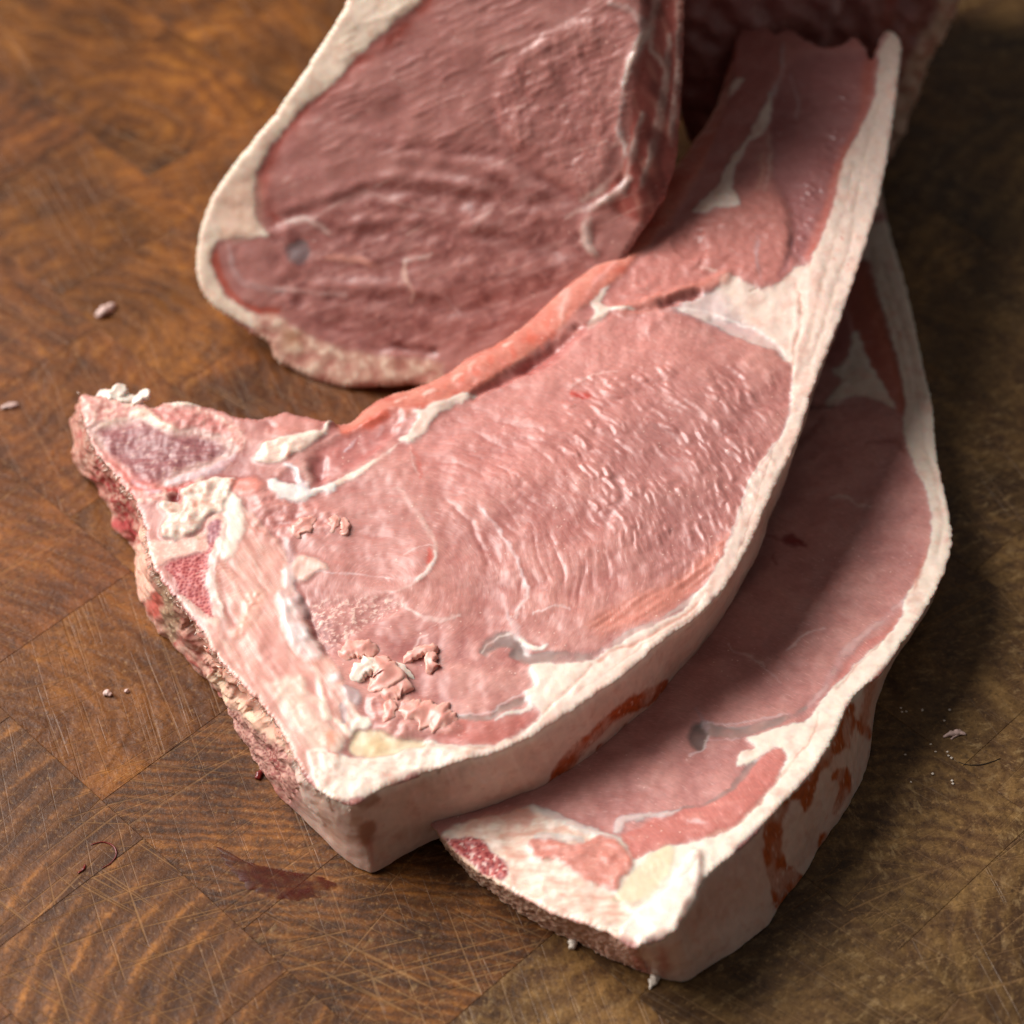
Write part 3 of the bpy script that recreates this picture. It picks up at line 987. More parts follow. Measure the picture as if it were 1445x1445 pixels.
    # --- flank end: muscles above the loin
    fl = p.poly(Z('p', 1042, 10, 1240, 40, 1240, 70, 1235, 131, 1211, 187, 1190, 224, 1180, 274, 1165, 318, 1146, 364, 1120, 378, 1100, 398, 1062, 402, 1025, 388, 980, 420, 940, 438, 860, 436, 850, 410, 900, 340, 960, 270, 1010, 200, 1030, 100), 3)
    p.part(fl, 5)
    p.mix(fl, 'c08078', .7)
    fd = p.poly(Z('z6', 600, 440, 660, 330, 740, 250, 900, 230, 1070, 250, 1060, 420, 980, 600, 910, 720, 880, 900, 830, 1030, 760, 1180, 690, 1140, 690, 980, 640, 860, 600, 740, 590, 580), 9)
    p.mix(fd, 'a9716f', .75)
    p.h -= fd*.9
    g = noise(U/9, V/22, 241)
    gl = p.poly(Z('z6', 900, 380, 960, 400, 930, 600, 880, 800, 800, 1000, 720, 1150, 700, 1000, 730, 840, 840, 640), 10)
    facets(p, gl, U*.5+V*.5, V-U, 9, 20, .5, 251)
    p.mix(p.poly(Z('z6', 1060, 240, 1080, 300, 1040, 480, 950, 680, 900, 860, 850, 1010, 790, 1150, 760, 1140, 830, 960, 900, 720, 1000, 520, 1020, 300), 7), 'bf6a58', .7)
    lf = p.poly(Z('z6', 500, 60, 660, 200, 640, 330, 560, 420, 480, 540, 380, 660, 280, 820, 150, 960, -40, 1120, -60, 1000, 100, 830, 300, 560, 400, 340), 6)
    p.mix(lf, 'b5746c', .6)
    rnd_ = p.poly(Z('z6', 460, 910, 380, 950, 300, 985, 310, 1110, 320, 1210, 420, 1240, 520, 1285, 620, 1290, 670, 1230, 695, 1130, 690, 980, 640, 890, 560, 870), 11)
    p.mix(rnd_, 'c98578', .55)
    p.h += rnd_*.7
    p.h += rnd_*.25*fbm(U/12, V/12, 3, 261)
    p.put(p.line(Z('z6', 700, 1080, 690, 1140, 650, 1250), 4, 4), '9d6a6c', .6, -.6)
    p.put(p.line(Z('z6', 540, 1080, 540, 1160, 555, 1260), [3, 3, 2], 2.2), 'c7aaa8', .6, .1)
    ov = p.poly(Z('z6', 180, 1080, 240, 1060, 285, 1090, 290, 1150, 240, 1180, 185, 1150), 4)
    p.put(ov, 'bf8078', .8, -.6)
    p.put(p.line(Z('z6', 175, 1140, 165, 1100, 190, 1065, 230, 1050), 2.5, 2.5), 'a55f56', .6, -.5)
    p.put(p.line(Z('z6', 300, 1100, 295, 1160, 280, 1215), 1.5, 2), '8b4a44', .7, -.6)
    p.put(p.line(Z('z6', 280, 1215, 320, 1222, 350, 1225), 1.5, 1.6), 'ecd9c8', .9, .2)
    in_ = p.poly(Z('z6', 240, 980, 310, 990, 310, 1200, 400, 1240, 280, 1300, 60, 1400, -120, 1445, -190, 1400, -60, 1280, 60, 1120), 6)
    p.mix(in_, 'c98478', .7)
    p.h += in_*.35*fbm(U/16, V/16, 3, 271)
    mus = p.poly(Z('z6', 400, 1230, 300, 1270, 120, 1330, 0, 1370, -100, 1400, -60, 1430, 60, 1420, 200, 1370, 340, 1310, 420, 1270), 5)
    p.mix(mus, 'd28a78', .7)
    p.h += mus*1.1
    p.put(p.line(Z('a5', 540, 668, 660, 662, 760, 630, 880, 588, 1000, 550), [3, 4, 5, 5, 2], 5), '84494a', .7, -3.)  # shade under the overhanging muscle painted dark, along a sunk groove
    p.h += eye*1.2*p.line(Z('a5', 640, 760, 760, 720, 900, 730, 1040, 800), 12, 16)
    # white Y of fat
    yf = p.poly(Z('z6', 605, 420, 560, 510, 520, 570, 490, 640, 440, 690, 390, 770, 370, 830, 310, 890, 250, 950, 290, 965, 380, 945, 450, 945, 460, 900, 430, 850, 440, 760, 480, 690, 510, 645, 580, 585, 600, 500), 2.2)
    fatty(p, yf, 4, h=.5, part=7)
    p.put(p.line(Z('z6', 605, 430, 650, 330, 660, 200), [3, 2.5, 1.5], 2), 'c9b5b0', .8, .2)
    p.put(p.line(Z('z6', 690, 340, 715, 410, 725, 480, 715, 530), [1, 2, 2, 1], 2), 'c8b0ac', .6, .2)
    p.put(p.line(Z('z6', 590, 590, 600, 700, 590, 800, 570, 860), [2.5, 3, 2, 2], 3), 'd8bfae', .5, .2)
    p.put(p.line(Z('z6', 560, 700, 560, 800, 545, 860), 2.2, 3), 'd9b59a', .5)
    wl = p.poly(Z('z6', 420, 370, 480, 360, 440, 420, 370, 480, 335, 520, 380, 420), 2.5)
    fatty(p, wl, 5, h=.2, part=7)
    # rib-side membrane: rounded salmon edge
    rib = p.poly(Z('p', 480, 610, 525, 593, 580, 585, 621, 574, 663, 556, 725, 516, 790, 466, 835, 425, 880, 385, 930, 330, 970, 275, 1000, 215, 1030, 120, 1000, 60, 700, 400, 480, 520), 5)
    p.put(rib, 'd07f6a', .85, 0, .34, 6)
    p.mix(rib*ss(-.1, .7, fbm(U/40, V/40, 3, 281)), 'da917a', .6)
    p.mix(rib*ss(.1, .7, noise(U/30+V/60, V/30, 283)), 'c25f4b', .6)
    p.h += rib*(.6-4.0*np.clip(1-p.dist/9., 0, 1)**2)
    p.put(p.poly(Z('p', 700, 470, 760, 428, 800, 420, 800, 470, 720, 520, 640, 550, 600, 560, 640, 520), 10)*ss(0, .5, noise(U/14, V/30, 287)), 'da7058', .6)
    for a in (Z('p', 716, 458, 726, 460), Z('p', 712, 486, 722, 482), Z('p', 668, 510, 664, 520), Z('p', 560, 566, 572, 560), Z('p', 600, 556, 612, 552), Z('p', 640, 535, 650, 528)):
        p.put(p.line(a, 3.2, 2.5), 'efccbb', .7, .35)
    p.put(p.line(Z('a5', 70, 510, 100, 560, 70, 660, 60, 780), [7, 6, 4, 2], 4), 'e3b2a4', .7, .3)
    p.put(p.line(Z('a5', 330, 450, 260, 560, 180, 680, 100, 800, 20, 900), [5, 5, 5, 6, 5], 5), 'cf9086', .7, .2)
    p.put(p.line(Z('a5', 420, 350, 330, 440, 250, 540), 3, 3), 'd79f94', .6, .2)
    fs = p.poly(Z('a5', 385, 510, 330, 590, 340, 620, 400, 650, 530, 650, 540, 670, 400, 680, 330, 730, 250, 800, 230, 780, 280, 690, 260, 620, 320, 550), 2.5)
    fatty(p, fs, 6, h=.4, part=7)
    p.put(p.poly(Z('a5', 0, 920, 140, 830, 260, 740, 330, 740, 140, 890, 0, 1020, -200, 1120, -250, 1080), 6), 'b96a62', .7, -1.3)
    # fold where the membrane meets the eye
    p.put(p.line(Z('p', 668, 556, 720, 530, 770, 500, 815, 462), [3, 5, 5, 4], 6), 'a8524c', .6, -2.6)
    # fat seam left of membrane
    sm = p.poly(Z('z3', 590, 250, 640, 210, 680, 150, 660, 120, 720, 110, 760, 80, 840, 50, 920, 20, 980, 20, 880, 80, 790, 130, 740, 190, 700, 240, 640, 270), 2.5)
    fatty(p, sm, 7, h=.5, part=7)
    p.put(p.line(Z('z3', 570, 290, 480, 360, 380, 420, 280, 470, 160, 520, 60, 540), [2, 3, 5, 4, 5, 8], 2.5), 'ecd6c8', .85, .35, part=7)
    p.put(p.line(Z('z3', 600, 260, 560, 290, 540, 340), 1.2, 1.5), 'e5c5b8', .7)
    # --- muscle island between vertebra and membrane
    isl = p.poly(Z('a3', 540, 640, 700, 480, 840, 420, 1100, 300, 1400, 150, 1500, 200, 1300, 480, 1130, 600, 900, 760, 700, 850, 600, 850, 560, 760), 6)
    p.mix(isl, 'c4766d', .6)
    p.h -= isl*1.0
    p.put(p.poly(Z('a3', 600, 640, 700, 600, 720, 720, 660, 850, 590, 800), 5), '9c5a58', .6, -1.1)
    p.put(p.line(Z('a3', 720, 850, 800, 760, 850, 720), 4, 5), 'ddb5ac', .7, .4)
    p.put(p.line(Z('a3', 920, 530, 960, 480, 1020, 410), [1.5, 2.5, 1], 1.8), 'e9dee2', .8, .3)
    p.put(p.line(Z('a3', 1220, 400, 1290, 290), [1, 2], 2), 'd9b4b0', .6, .1)
    p.mix(p.line(Z('a3', 900, 350, 1050, 290, 1180, 250, 1330, 190), [5, 7, 8, 5], 5), 'e0654a', .75)
    p.put(p.poly(Z('a3', 140, 380, 150, 240, 260, 160, 330, 180, 480, 210, 640, 240, 700, 280, 660, 340, 520, 380, 350, 410), 5), 'd09083', .7, .6, part=0)
    p.put(p.line(Z('a3', 170, 340, 150, 280), 4, 4), 'b06a64', .6, -.8)
    fw = p.poly(Z('a3', 0, 600, 60, 520, 200, 440, 280, 420, 450, 410, 600, 350, 680, 360, 720, 290, 780, 240, 740, 330, 720, 380, 640, 440, 560, 500, 480, 570, 380, 600, 300, 650, 150, 680, 20, 650), 2.5)
    fatty(p, fw, 8, tint='ead9cb', h=1.0, lum=4., part=7)
    p.mix(fw*ss(.15, .5, fbm(U/12, V/8, 3, 365)), 'dba28e', .4)
    p.put(p.line(Z('a3', 250, 480, 310, 490, 350, 550, 340, 620), [3, 4, 4, 3], 2.2), 'e8ae98', .7, .5)
    w2 = p.poly(Z('a3', 130, 850, 230, 850, 330, 880, 480, 920, 600, 930, 760, 880, 820, 900, 800, 960, 640, 980, 520, 1060, 380, 1060, 260, 1050, 200, 980, 140, 920), 3)
    fatty(p, w2, 9, tint='e3dcd8', pink='d9ccc9', h=.5, part=4)
    p.put(p.poly(Z('a3', 230, 850, 320, 740, 400, 730, 440, 860, 400, 900, 300, 880), 4), 'a8706e', .75, -.8)
    p.put(p.line(Z('a3', 300, 690, 400, 730, 440, 800, 450, 900, 520, 920), [2, 3, 4, 5, 6], 2.5), 'ded3d6', .8, .4, part=4)
    p.put(p.line(Z('a3', 470, 760, 530, 720, 560, 800, 540, 880), 5, 4), 'd9b3a6', .7, .3)
    # torn flakes row under the white sinew
    flk = p.poly(Z('a3', 0, 960, 200, 1000, 260, 1080, 480, 1080, 720, 1120, 900, 1200, 920, 1320, 880, 1400, 700, 1440, 400, 1445, 0, 1445), 10)
    k2 = fbm(U/15, V/15, 3, 291)
    p.mix(flk, 'c98a80', .6)
    p.h += flk*(.6*k2+.4)
    p.mix(flk*ss(.2, .7, k2), 'dca598', .6)
    p.mix(flk*ss(.1, .6, -k2), 'a8665f', .55)
    # --- connective tissue field down the left side
    con = p.poly(Z('p', 318, 698, 335, 700, 352, 722, 376, 745, 398, 770, 408, 800, 420, 845, 440, 890, 462, 925, 480, 945, 492, 985, 510, 1010, 500, 1032, 480, 1062, 470, 1128, 445, 1100, 425, 1085, 405, 1050, 385, 1015, 362, 985, 330, 955, 302, 922, 288, 890, 296, 850, 292, 800, 300, 750, 308, 720), 5)
    p.put(con, 'd8a698', .85, .3, .42, 4)
    # streak direction: down to the right
    q = (p.x*.83-p.y*.56)
    w = (p.x*.56+p.y*.83)
    n1 = .6*noise(q/9+.6*noise(w/60, q/30, 301), w/80, 303)+.5*noise(q/3.6+.5*noise(w/40, q/20, 302), w/46, 304)
    n2 = noise(q/2.2, w/26, 307)
    p.mix(con*ss(.05, .5, n1), 'e2c5b8', .6)
    p.mix(con*ss(.05, .5, -n1), 'c4877c', .65)
    p.mix(con*ss(.2, .6, n2), 'e6d3c8', .35)
    p.h += con*.25*n1
    p.f += con*.05*n2
    p.mix(con*ss(0, .5, fbm(U/40, V/40, 3, 309)), 'c98d82', .5)
    kk = fbm(U/5, V/5, 3, 311)
    crumb = p.poly(Z('a2', 1200, 1160, 1330, 1110, 1400, 1180, 1330, 1330, 1250, 1460, 1100, 1600, 1050, 1560, 1180, 1380), 6)
    p.mix(crumb, 'e6b5a2', .7)
    p.h += crumb*(.5+.6*kk)
    # red-pink streaky zone under the ligament
    rp = p.poly(Z('z2', 420, 130, 560, 60, 560, 200, 640, 330, 760, 420, 800, 560, 760, 620, 640, 520, 520, 400, 420, 280), 10)
    p.mix(rp, 'd79a90', .6)
    # pale broad ligaments
    lig = p.poly(Z('a2', 1050, 120, 1100, 130, 1180, 240, 1200, 480, 1130, 600, 1080, 760, 960, 780, 940, 640, 1010, 500, 990, 340, 970, 240), 4)
    p.put(lig, 'ede0d4', .85, .5, .42, 4)
    lg2 = p.line(Z('a2', 960, 520, 900, 720, 850, 880, 850, 1100, 900, 1250, 950, 1400, 1000, 1500), [5, 6, 6, 7, 7, 7, 5], 3)
    p.put(lg2, 'd3bab4', .85, .25, .35, 4)
    p.put(p.line(Z('a2', 985, 420, 960, 640, 895, 860, 890, 1060, 930, 1200, 980, 1380), 1.5, 1.6), 'f0e6de', .85, .4)
    p.put(p.line(Z('a2', 950, 1000, 990, 1200, 1050, 1400, 1100, 1500), [2, 4, 5, 4], 3), 'bd8580', .7, -.4)
    l3 = p.line(Z('z2', 540, -20, 580, 60, 600, 130, 640, 200, 690, 250), [9, 12, 14, 15, 12], 5)
    p.put(l3, 'ddd2d2', .85, 1.1, .32, 4)
    p.mix(l3*ss(0, .5, noise(q/5, w/30, 317)), 'ede0da', .7)
    p.put(p.line(Z('z3', 20, 780, 40, 850, 30, 950, 50, 1050, 100, 1130), [4, 6, 7, 8, 9], 4), 'd9c3c0', .85, .8, .34, 4)
    lw = p.poly(Z('z3', 60, 860, 120, 850, 200, 890, 240, 920, 160, 935, 100, 985, 50, 950), 4)
    p.put(lw, 'e0bdb0', .85, .9, .38, 4)
    p.put(p.line(Z('z2', 640, -10, 680, 70, 710, 160, 740, 230, 760, 262), [3, 4, 5, 4, 3], 5), '8f5652', .65, -1.2)
    # lower junction whites
    wj = p.poly(Z('z2', 480, 420, 560, 390, 640, 390, 650, 480, 700, 560, 780, 640, 850, 700, 820, 770, 700, 760, 640, 680, 560, 560), 9)
    fatty(p, wj*.8, 10, tint='e3cdbd', pink='dcb7a4', h=.4, part=4)
    for a in (Z('a4', 160, 380, 190, 540, 220, 680, 260, 790), Z('a4', 20, 470, 80, 590, 180, 690, 250, 800), Z('a4', 300, 800, 380, 860, 440, 940), Z('a4', 430, 680, 520, 800, 600, 850)):
        p.put(p.line(a, [2, 4, 5, 4], 3), 'efdccc', .8, .35)
    p.put(p.poly(Z('a4', 390, 540, 470, 560, 540, 590, 530, 690, 470, 690, 410, 620), 4), 'b3a2a4', .8, .5, .3, 9)
    p.put(p.line(Z('a4', 385, 690, 390, 760, 395, 830), [3, 5, 4], 2.5), '9a7f86', .75, -.2, part=9)
    p.put(p.line(Z('a4', 460, 850, 455, 900), 3, 2.5), 'b0979a', .7)
    p.put(p.poly(Z('a4', 470, 830, 560, 790, 630, 840, 600, 890, 500, 900, 450, 940), 3), 'efe0d2', .9, .3, part=7)
    p.put(p.poly(Z('a4', 280, 440, 350, 430, 360, 490, 300, 510, 270, 480), 4), 'd9cccc', .7, .3)
    # yellow cartilage
    ca = p.poly(Z('a4', 490, 920, 560, 905, 700, 910, 820, 960, 1000, 985, 1070, 1000, 1060, 1050, 900, 1070, 760, 1110, 620, 1135, 500, 1115, 430, 1060, 450, 980), 4)
    p.put(ca, 'dfcbad', .95, -.3, .34, 8)
    p.mix(p.poly(Z('a4', 560, 1000, 680, 960, 800, 1000, 760, 1060, 640, 1110, 560, 1090), 14), 'd6ba84', .6)
    # bottom-left fat knob
    kn = p.poly(Z('a4', 90, 1100, 200, 1060, 330, 1100, 430, 1120, 620, 1140, 760, 1120, 1000, 1060, 1445, 1070, 1445, 1230, 1000, 1270, 700, 1430, 560, 1480, 300, 1500, 180, 1420, 120, 1250), 3)
    fatty(p, kn, 11, tint='e8d7ca', h=.7, lum=2.6, part=1)
    p.mix(kn*ss(.2, .6, fbm(U/14, V/10, 3, 367)), 'dcb09e', .45)
    p.mix(p.poly(Z('a4', 220, 940, 300, 920, 320, 1000, 280, 1080, 230, 1040), 5), 'e89a80', .75)
    p.mix(p.line(Z('a4', 270, 1090, 340, 1110), 1.6, 1.8), 'd8604c', .6)
    # --- vertebra
    vf = p.poly(Z('a1', 40, 130, 160, 140, 420, 150, 640, 180, 800, 250, 1000, 260, 1300, 310, 1600, 400, 1700, 500, 1770, 620, 1760, 780, 1650, 800, 1500, 880, 1200, 1200, 900, 1280, 640, 1290, 300, 850, 150, 600, 40, 350), 5)
    p.put(vf, 'd59b90', .8, .3, .5, 2)
    k3 = fbm(U/9, V/9, 4, 331)
    p.mix(vf*ss(.1, .6, k3), 'eecdbb', .75)
    p.mix(vf*ss(.1, .6, -k3), 'b9695f', .6)
    p.f += vf*.15*k3
    p.h += vf*.6*fbm(U/30, V/30, 2, 333)
    vm = p.poly(Z('a1', 810, 330, 1000, 350, 1300, 380, 1445, 420, 1600, 520, 1640, 640, 1500, 600, 1300, 560, 1150, 550, 950, 480, 820, 420), 5)
    p.mix(vm, 'bb6e68', .7)
    p.h += vm*.5*fbm(U/14, V/14, 3, 337)
    p.put(p.line(Z('a1', 890, 270, 1000, 260, 1130, 285, 1290, 300), [4, 5, 4, 2], 2.5), 'eedccd', .85, .5, part=7)
    bone = p.poly(Z('a1', 180, 540, 330, 470, 500, 430, 640, 390, 760, 400, 830, 450, 950, 510, 1070, 570, 1200, 550, 1330, 550, 1490, 600, 1620, 680, 1680, 740, 1640, 820, 1500, 900, 1350, 960, 1180, 1010, 1040, 1080, 930, 1150, 800, 1190, 690, 1160, 600, 1080, 470, 920, 350, 850, 270, 700), 3)
    p.put(bone, '935557', .95, -.5, .5, 2)
    sd = noise(U/26+V/80, V/3.5+U/60, 341)
    p.mix(bone*ss(0, .6, sd), 'ad7a76', .5)
    p.mix(bone*ss(.0, .6, -sd), '7c4447', .5)
    pores = p.poly(Z('a1', 700, 620, 900, 700, 1200, 640, 1500, 680, 1560, 800, 1300, 900, 1100, 1000, 800, 1040, 700, 900), 14)
    spk = noise(U/3.2, V/3.0, 347)
    p.mix(pores*ss(.25, .5, spk), '74414a', .55)
    p.mix(bone*ss(.5, .65, noise(U/8, V/6, 349)), 'd0a294', .6)
    p.f += bone*(.05*sd-.05*ss(.25, .5, spk))
    ed = bone*(1-ss(4, 15, p.poly(Z('a1', 180, 540, 330, 470, 500, 430, 640, 390, 760, 400, 830, 450, 950, 510, 1070, 570, 1200, 550, 1330, 550, 1490, 600, 1620, 680, 1680, 740, 1640, 820, 1500, 900, 1350, 960, 1180, 1010, 1040, 1080, 930, 1150, 800, 1190, 690, 1160, 600, 1080, 470, 920, 350, 850, 270, 700), 3)*0+p.d))
    p.mix(ed, 'dfb9ac', .6)
    p.put(p.line(Z('a1', 640, 390, 760, 400, 830, 450, 950, 515, 1070, 580), [3, 8, 6, 5, 3], 3), 'e9c7b2', .85, .6)
    p.put(p.line(Z('a1', 280, 520, 420, 460, 560, 430), 2, 2.5), 'e6cbb6', .7, .3)
    p.put(p.line(Z('a1', 1000, 1100, 1150, 1050, 1300, 1000, 1480, 940, 1640, 830), [5, 6, 6, 6, 5], 3), 'd5b8ba', .8, .35)
    p.put(p.line(Z('a1', 640, 1060, 720, 1140, 800, 1190, 900, 1200), [2, 3, 4, 3], 2.5), 'd9c4cc', .8, .2)
    p.mix(p.poly(Z('a1', 300, 760, 500, 880, 620, 1000, 800, 1080, 900, 1100, 960, 1150, 800, 1230, 660, 1240, 500, 1040, 380, 880), 8), 'd2584e', .55)
    p.put(p.line(Z('a1', 1040, 1250, 1080, 1240, 1090, 1200), 5, 2.5), '7d1016', .95, -1.5)
    p.put(p.line(Z('a1', 1000, 1180, 1150, 1130, 1240, 1100), 3, 2.5), 'c1342e', .8, -.5)
    # fat between the two bones
    fb = p.poly(Z('a2', 540, 110, 620, 40, 740, 10, 900, -60, 1100, -30, 1050, 100, 980, 220, 970, 300, 850, 330, 780, 420, 700, 520, 600, 570, 480, 600, 370, 580, 340, 520, 380, 420, 420, 340, 320, 290, 340, 220, 440, 200, 560, 230, 570, 170), 2.5)
    fatty(p, fb, 12, tint='e8d6c8', pink='e2b6a2', h=1.2, lum=7., part=7)
    p.mix(fb*ss(.15, .5, fbm(U/8, V/8, 3, 361)), 'd99c88', .55)
    p.f += fb*.06*fbm(U/9, V/9, 3, 363)
    p.put(p.line(Z('a2', 470, 320, 560, 300, 580, 240), 2, 2), 'b5826c', .6, -.8)
    p.put(p.line(Z('a2', 740, 280, 700, 240, 760, 230, 900, 250), 2.5, 3), 'ea9a80', .7, -.3)
    p.put(p.poly(Z('a2', 1060, 0, 1180, -40, 1340, -20, 1370, 60, 1320, 130, 1180, 140, 1080, 110), 5), 'e0907e', .8, .8)
    # lower bone: pink margin, red marrow
    pk = p.poly(Z('a2', 130, 650, 260, 600, 480, 605, 640, 570, 760, 520, 820, 400, 900, 330, 980, 380, 990, 500, 900, 700, 840, 740, 700, 720, 560, 760, 400, 820, 280, 870, 160, 800), 3)
    p.put(pk, 'e8b3a3', .9, .3, .42, 2)
    p.mix(pk*ss(0, .6, fbm(U/6, V/6, 3, 353)), 'f2d5c6', .6)
    p.mix(p.line(Z('a2', 700, 560, 735, 575), 2.4, 2), '9a7a58', .7)
    mr = p.poly(Z('a2', 820, 560, 820, 470, 900, 410, 950, 420, 930, 540, 880, 640, 840, 740, 820, 860, 800, 980, 820, 1120, 850, 1260, 885, 1390, 820, 1380, 700, 1270, 560, 1170, 500, 1060, 440, 940, 390, 850, 560, 770, 720, 740, 810, 690), 2.5)
    spongy(p, mr, 'ae4246', '7c1219', 'd68c82', 357, 5.2, .22)
    p.part(mr, 3)
    up = p.poly(Z('a2', 800, 560, 810, 460, 900, 400, 960, 420, 930, 550, 850, 620), 5)
    p.mix(up, 'a0727c', .6)
    p.put(p.line(Z('a2', 540, 1180, 650, 1280, 780, 1380, 900, 1445), [5, 6, 6, 5], 3), 'efd9c6', .85, .4)
    for i in range(9):
        yy = 880+i*38
        p.put(p.line(Z('a2', 700+i*25, yy+60, 850+i*25, yy, 1000+i*22, yy-60), .45, 1.0), 'f0dccb', .5, .12)
    # torn, clotted lean above the cartilage
    tn = p.poly(Z('a4', 620, 640, 760, 560, 900, 620, 1060, 660, 1240, 760, 1390, 860, 1340, 930, 1180, 940, 1000, 930, 860, 960, 700, 900, 620, 780), 6)
    kt = fbm(U/13, V/13, 3, 371)
    p.mix(tn, 'd2978a', .7)
    p.mix(tn*ss(.1, .6, kt), 'e2b2a3', .6)
    p.mix(tn*ss(.1, .6, -kt), 'b3736a', .6)
    p.h += tn*(.8+.5*kt)
    p.f += tn*.05*fbm(U/5, V/5, 2, 373)


def wall_fat(p, m, seed):
    p.put(m, 'e0c2b4', 1., 0, .44, 1, 1.)
    n = noise(p.U/9, p.V/90, 401+seed)
    p.mix(m*ss(-.2, .7, fbm(p.U/70, p.V/60, 3, 405+seed)), 'd6ad9c', .6)
    p.mix(m*ss(.1, .6, n), 'e6d0c4', .3)
    p.mix(m*ss(.3, .7, fbm(p.U/20, p.V/20, 4, 407+seed)), 'c78f7c', .35)
    p.h += m*(.35*fbm(p.U/60, p.V/60, 2, 403+seed)+.05*n)


def paint_A_wall(p):
    U, V, t = p.U, p.V, p.t
    lean_base(p, .5)
    tx, ty = p.top[:, 0], p.top[:, 1]
    front = ss(425, 450, tx)*((ty > 800) | (tx > 1000)).astype(float)
    right = ((tx > 1000) & (ty > 45)).astype(float)
    fatm = np.maximum(front, right*(tx > ty*-.4+1060))
    wall_fat(p, fatm, 1)
    p.mix(fatm*(1-ss(.0, .12, t)), 'efe2d4', .9)
    # stamped ink
    ink = p.line(Z('z5', 620, 1140, 680, 1050, 730, 975, 790, 895, 860, 835, 940, 755, 1020, 700, 1110, 660, 1220, 600), [7, 12, 11, 9, 8, 8, 9, 11, 7], 3)
    ink = np.maximum(ink, p.line(Z('z5', 880, 960, 900, 920, 930, 890), [6, 9, 4], 3))
    ink = np.maximum(ink, p.line(Z('z5', 740, 1120, 820, 1040, 900, 990, 960, 940), [5, 6, 4, 3], 3)*.7)
    ink = np.maximum(ink, p.line(Z('z5', 1000, 870, 1010, 800), 3, 3)*.7)
    k = ss(-1.1, -.35, fbm(U/8, V/14, 3, 411))
    p.mix(ink*k*fatm, 'b5500f', 1.)
    p.mix(ink*k*fatm*ss(.1, .5, fbm(U/5, V/9, 2, 413)), '7c2c08', .5)
    p.mix(p.line(Z('z5', 60, 1045, 68, 1035), 2, 1.6)*fatm, '8d5638', .6)
    # bloody brown spots of the lower corner
    p.mix(p.poly(Z('z2', 930, 1130, 1000, 1110, 1010, 1180, 960, 1240, 930, 1200), 5), 'a3684e', .8)
    p.mix(p.poly(Z('z2', 900, 980, 980, 960, 1030, 990, 980, 1040, 920, 1050), 4), '9c6248', .7)
    p.mix(p.line(Z('z2', 770, 1010, 800, 1050), 3, 2.5), '7f5136', .8)
    p.mix(p.line(Z('z2', 980, 1220, 990, 1320), 3, 4), 'c2655a', .5)
    # left: sawn vertebra side
    lf = ((tx < 432) & (ty > 552)).astype(float)*(1-((ty < 600) & (tx > 140)))
    p.put(lf, 'bb8272', .95, 0, .5, 2)
    k = fbm(U/5, V/5, 4, 421)
    p.mix(lf*ss(.1, .6, k), 'd6b49c', .35)
    p.mix(lf*ss(.1, .6, -k), '84463a', .3)
    kb = fbm(U/20, V/12, 3, 428)
    p.mix(lf*ss(.05, .5, kb), 'd9b2a0', .6)
    p.mix(lf*ss(.1, .5, fbm(U/30, V/18, 3, 424)), 'a03c38', .6)
    p.f += lf*.05*k+lf*1.0*fbm(U/34, V/24, 2, 422)
    bl = p.poly(Z('w4' if 'w4' in ZM else 'p', 0, 0, 1, 0, 1, 1), 1)
    blood = p.poly([(137, 648), (155, 668), (178, 700), (192, 730), (190, 765), (176, 748), (160, 715), (143, 690), (133, 665)], 7)
    p.mix(blood*lf*ss(-.4, .3, noise(U/7, V/9, 423)), '8c1218', .95)
    p.mix(p.line([(166, 735), (180, 745), (188, 755)], 8, 4)*lf, 'b0343a', .8)
    pkf = p.poly([(196, 772), (207, 770), (213, 800), (218, 830), (208, 845), (199, 850), (191, 820)], 4)
    p.put(pkf*lf, 'e8b9a6', .9, .3, .4, 4)
    p.put(p.line([(200, 700), (204, 730), (206, 760)], 4, 3)*lf, 'edc0aa', .8, .5, part=4)
    p.mix(p.line([(209, 740), (211, 760)], 3, 2.5)*lf, 'b8161a', .85)
    gb = p.poly([(219, 798), (232, 812), (246, 850), (252, 885), (243, 905), (232, 890), (226, 850)], 4)
    p.mix(gb*lf, '8d7058', .8)
    p.mix(gb*lf*ss(.1, .5, k), 'cdb692', .7)
    p.mix(p.poly([(212, 840), (224, 838), (226, 868), (214, 868), (208, 858)], 4)*lf, 'b8483c', .8)
    # spinal canal groove: smooth pale band between the two sawn ridges
    gr = p.line([(262, 882), (290, 922), (322, 965), (350, 995), (380, 1030), (402, 1064)], [5, 10, 12, 11, 8, 3], 4)*lf
    p.put(gr, 'dba591', .95, -2.6, .36, 4)
    p.mix(gr*ss(.2, .6, noise(U/60, V/6, 431)), 'ecd0bd', .4)
    p.put(p.line([(250, 905), (270, 900), (290, 925)], 3, 4)*lf, '8b2220', .7)
    rd = p.line([(297, 955), (322, 985), (352, 1015), (382, 1045), (410, 1064)], [4, 5, 5, 5, 3], 3)*lf
    p.put(rd, 'ecc9ac', .9, .5, .5)
    br = p.poly([(312, 985), (340, 1008), (375, 1042), (408, 1068), (425, 1100), (440, 1150), (415, 1150), (385, 1105), (360, 1080), (330, 1025)], 4)*lf
    spongy(p, br, 'a8736a', '6d2a2c', 'cfa793', 433, 6., .14)
    p.part(br, 3)
    p.mix(p.poly([(372, 1052), (388, 1058), (400, 1090), (394, 1102), (382, 1080)], 4)*lf*ss(-.3, .3, k), '7a161a', .9)
    p.put(p.line([(414, 1062), (424, 1090), (438, 1125), (456, 1160)], [4, 5, 5, 4], 3), 'e6cfc4', .9, .4, .42, 4)
    p.mix(p.line([(447, 1120), (463, 1160), (480, 1190)], [4, 6, 7], 5), 'd6ad98', .7)
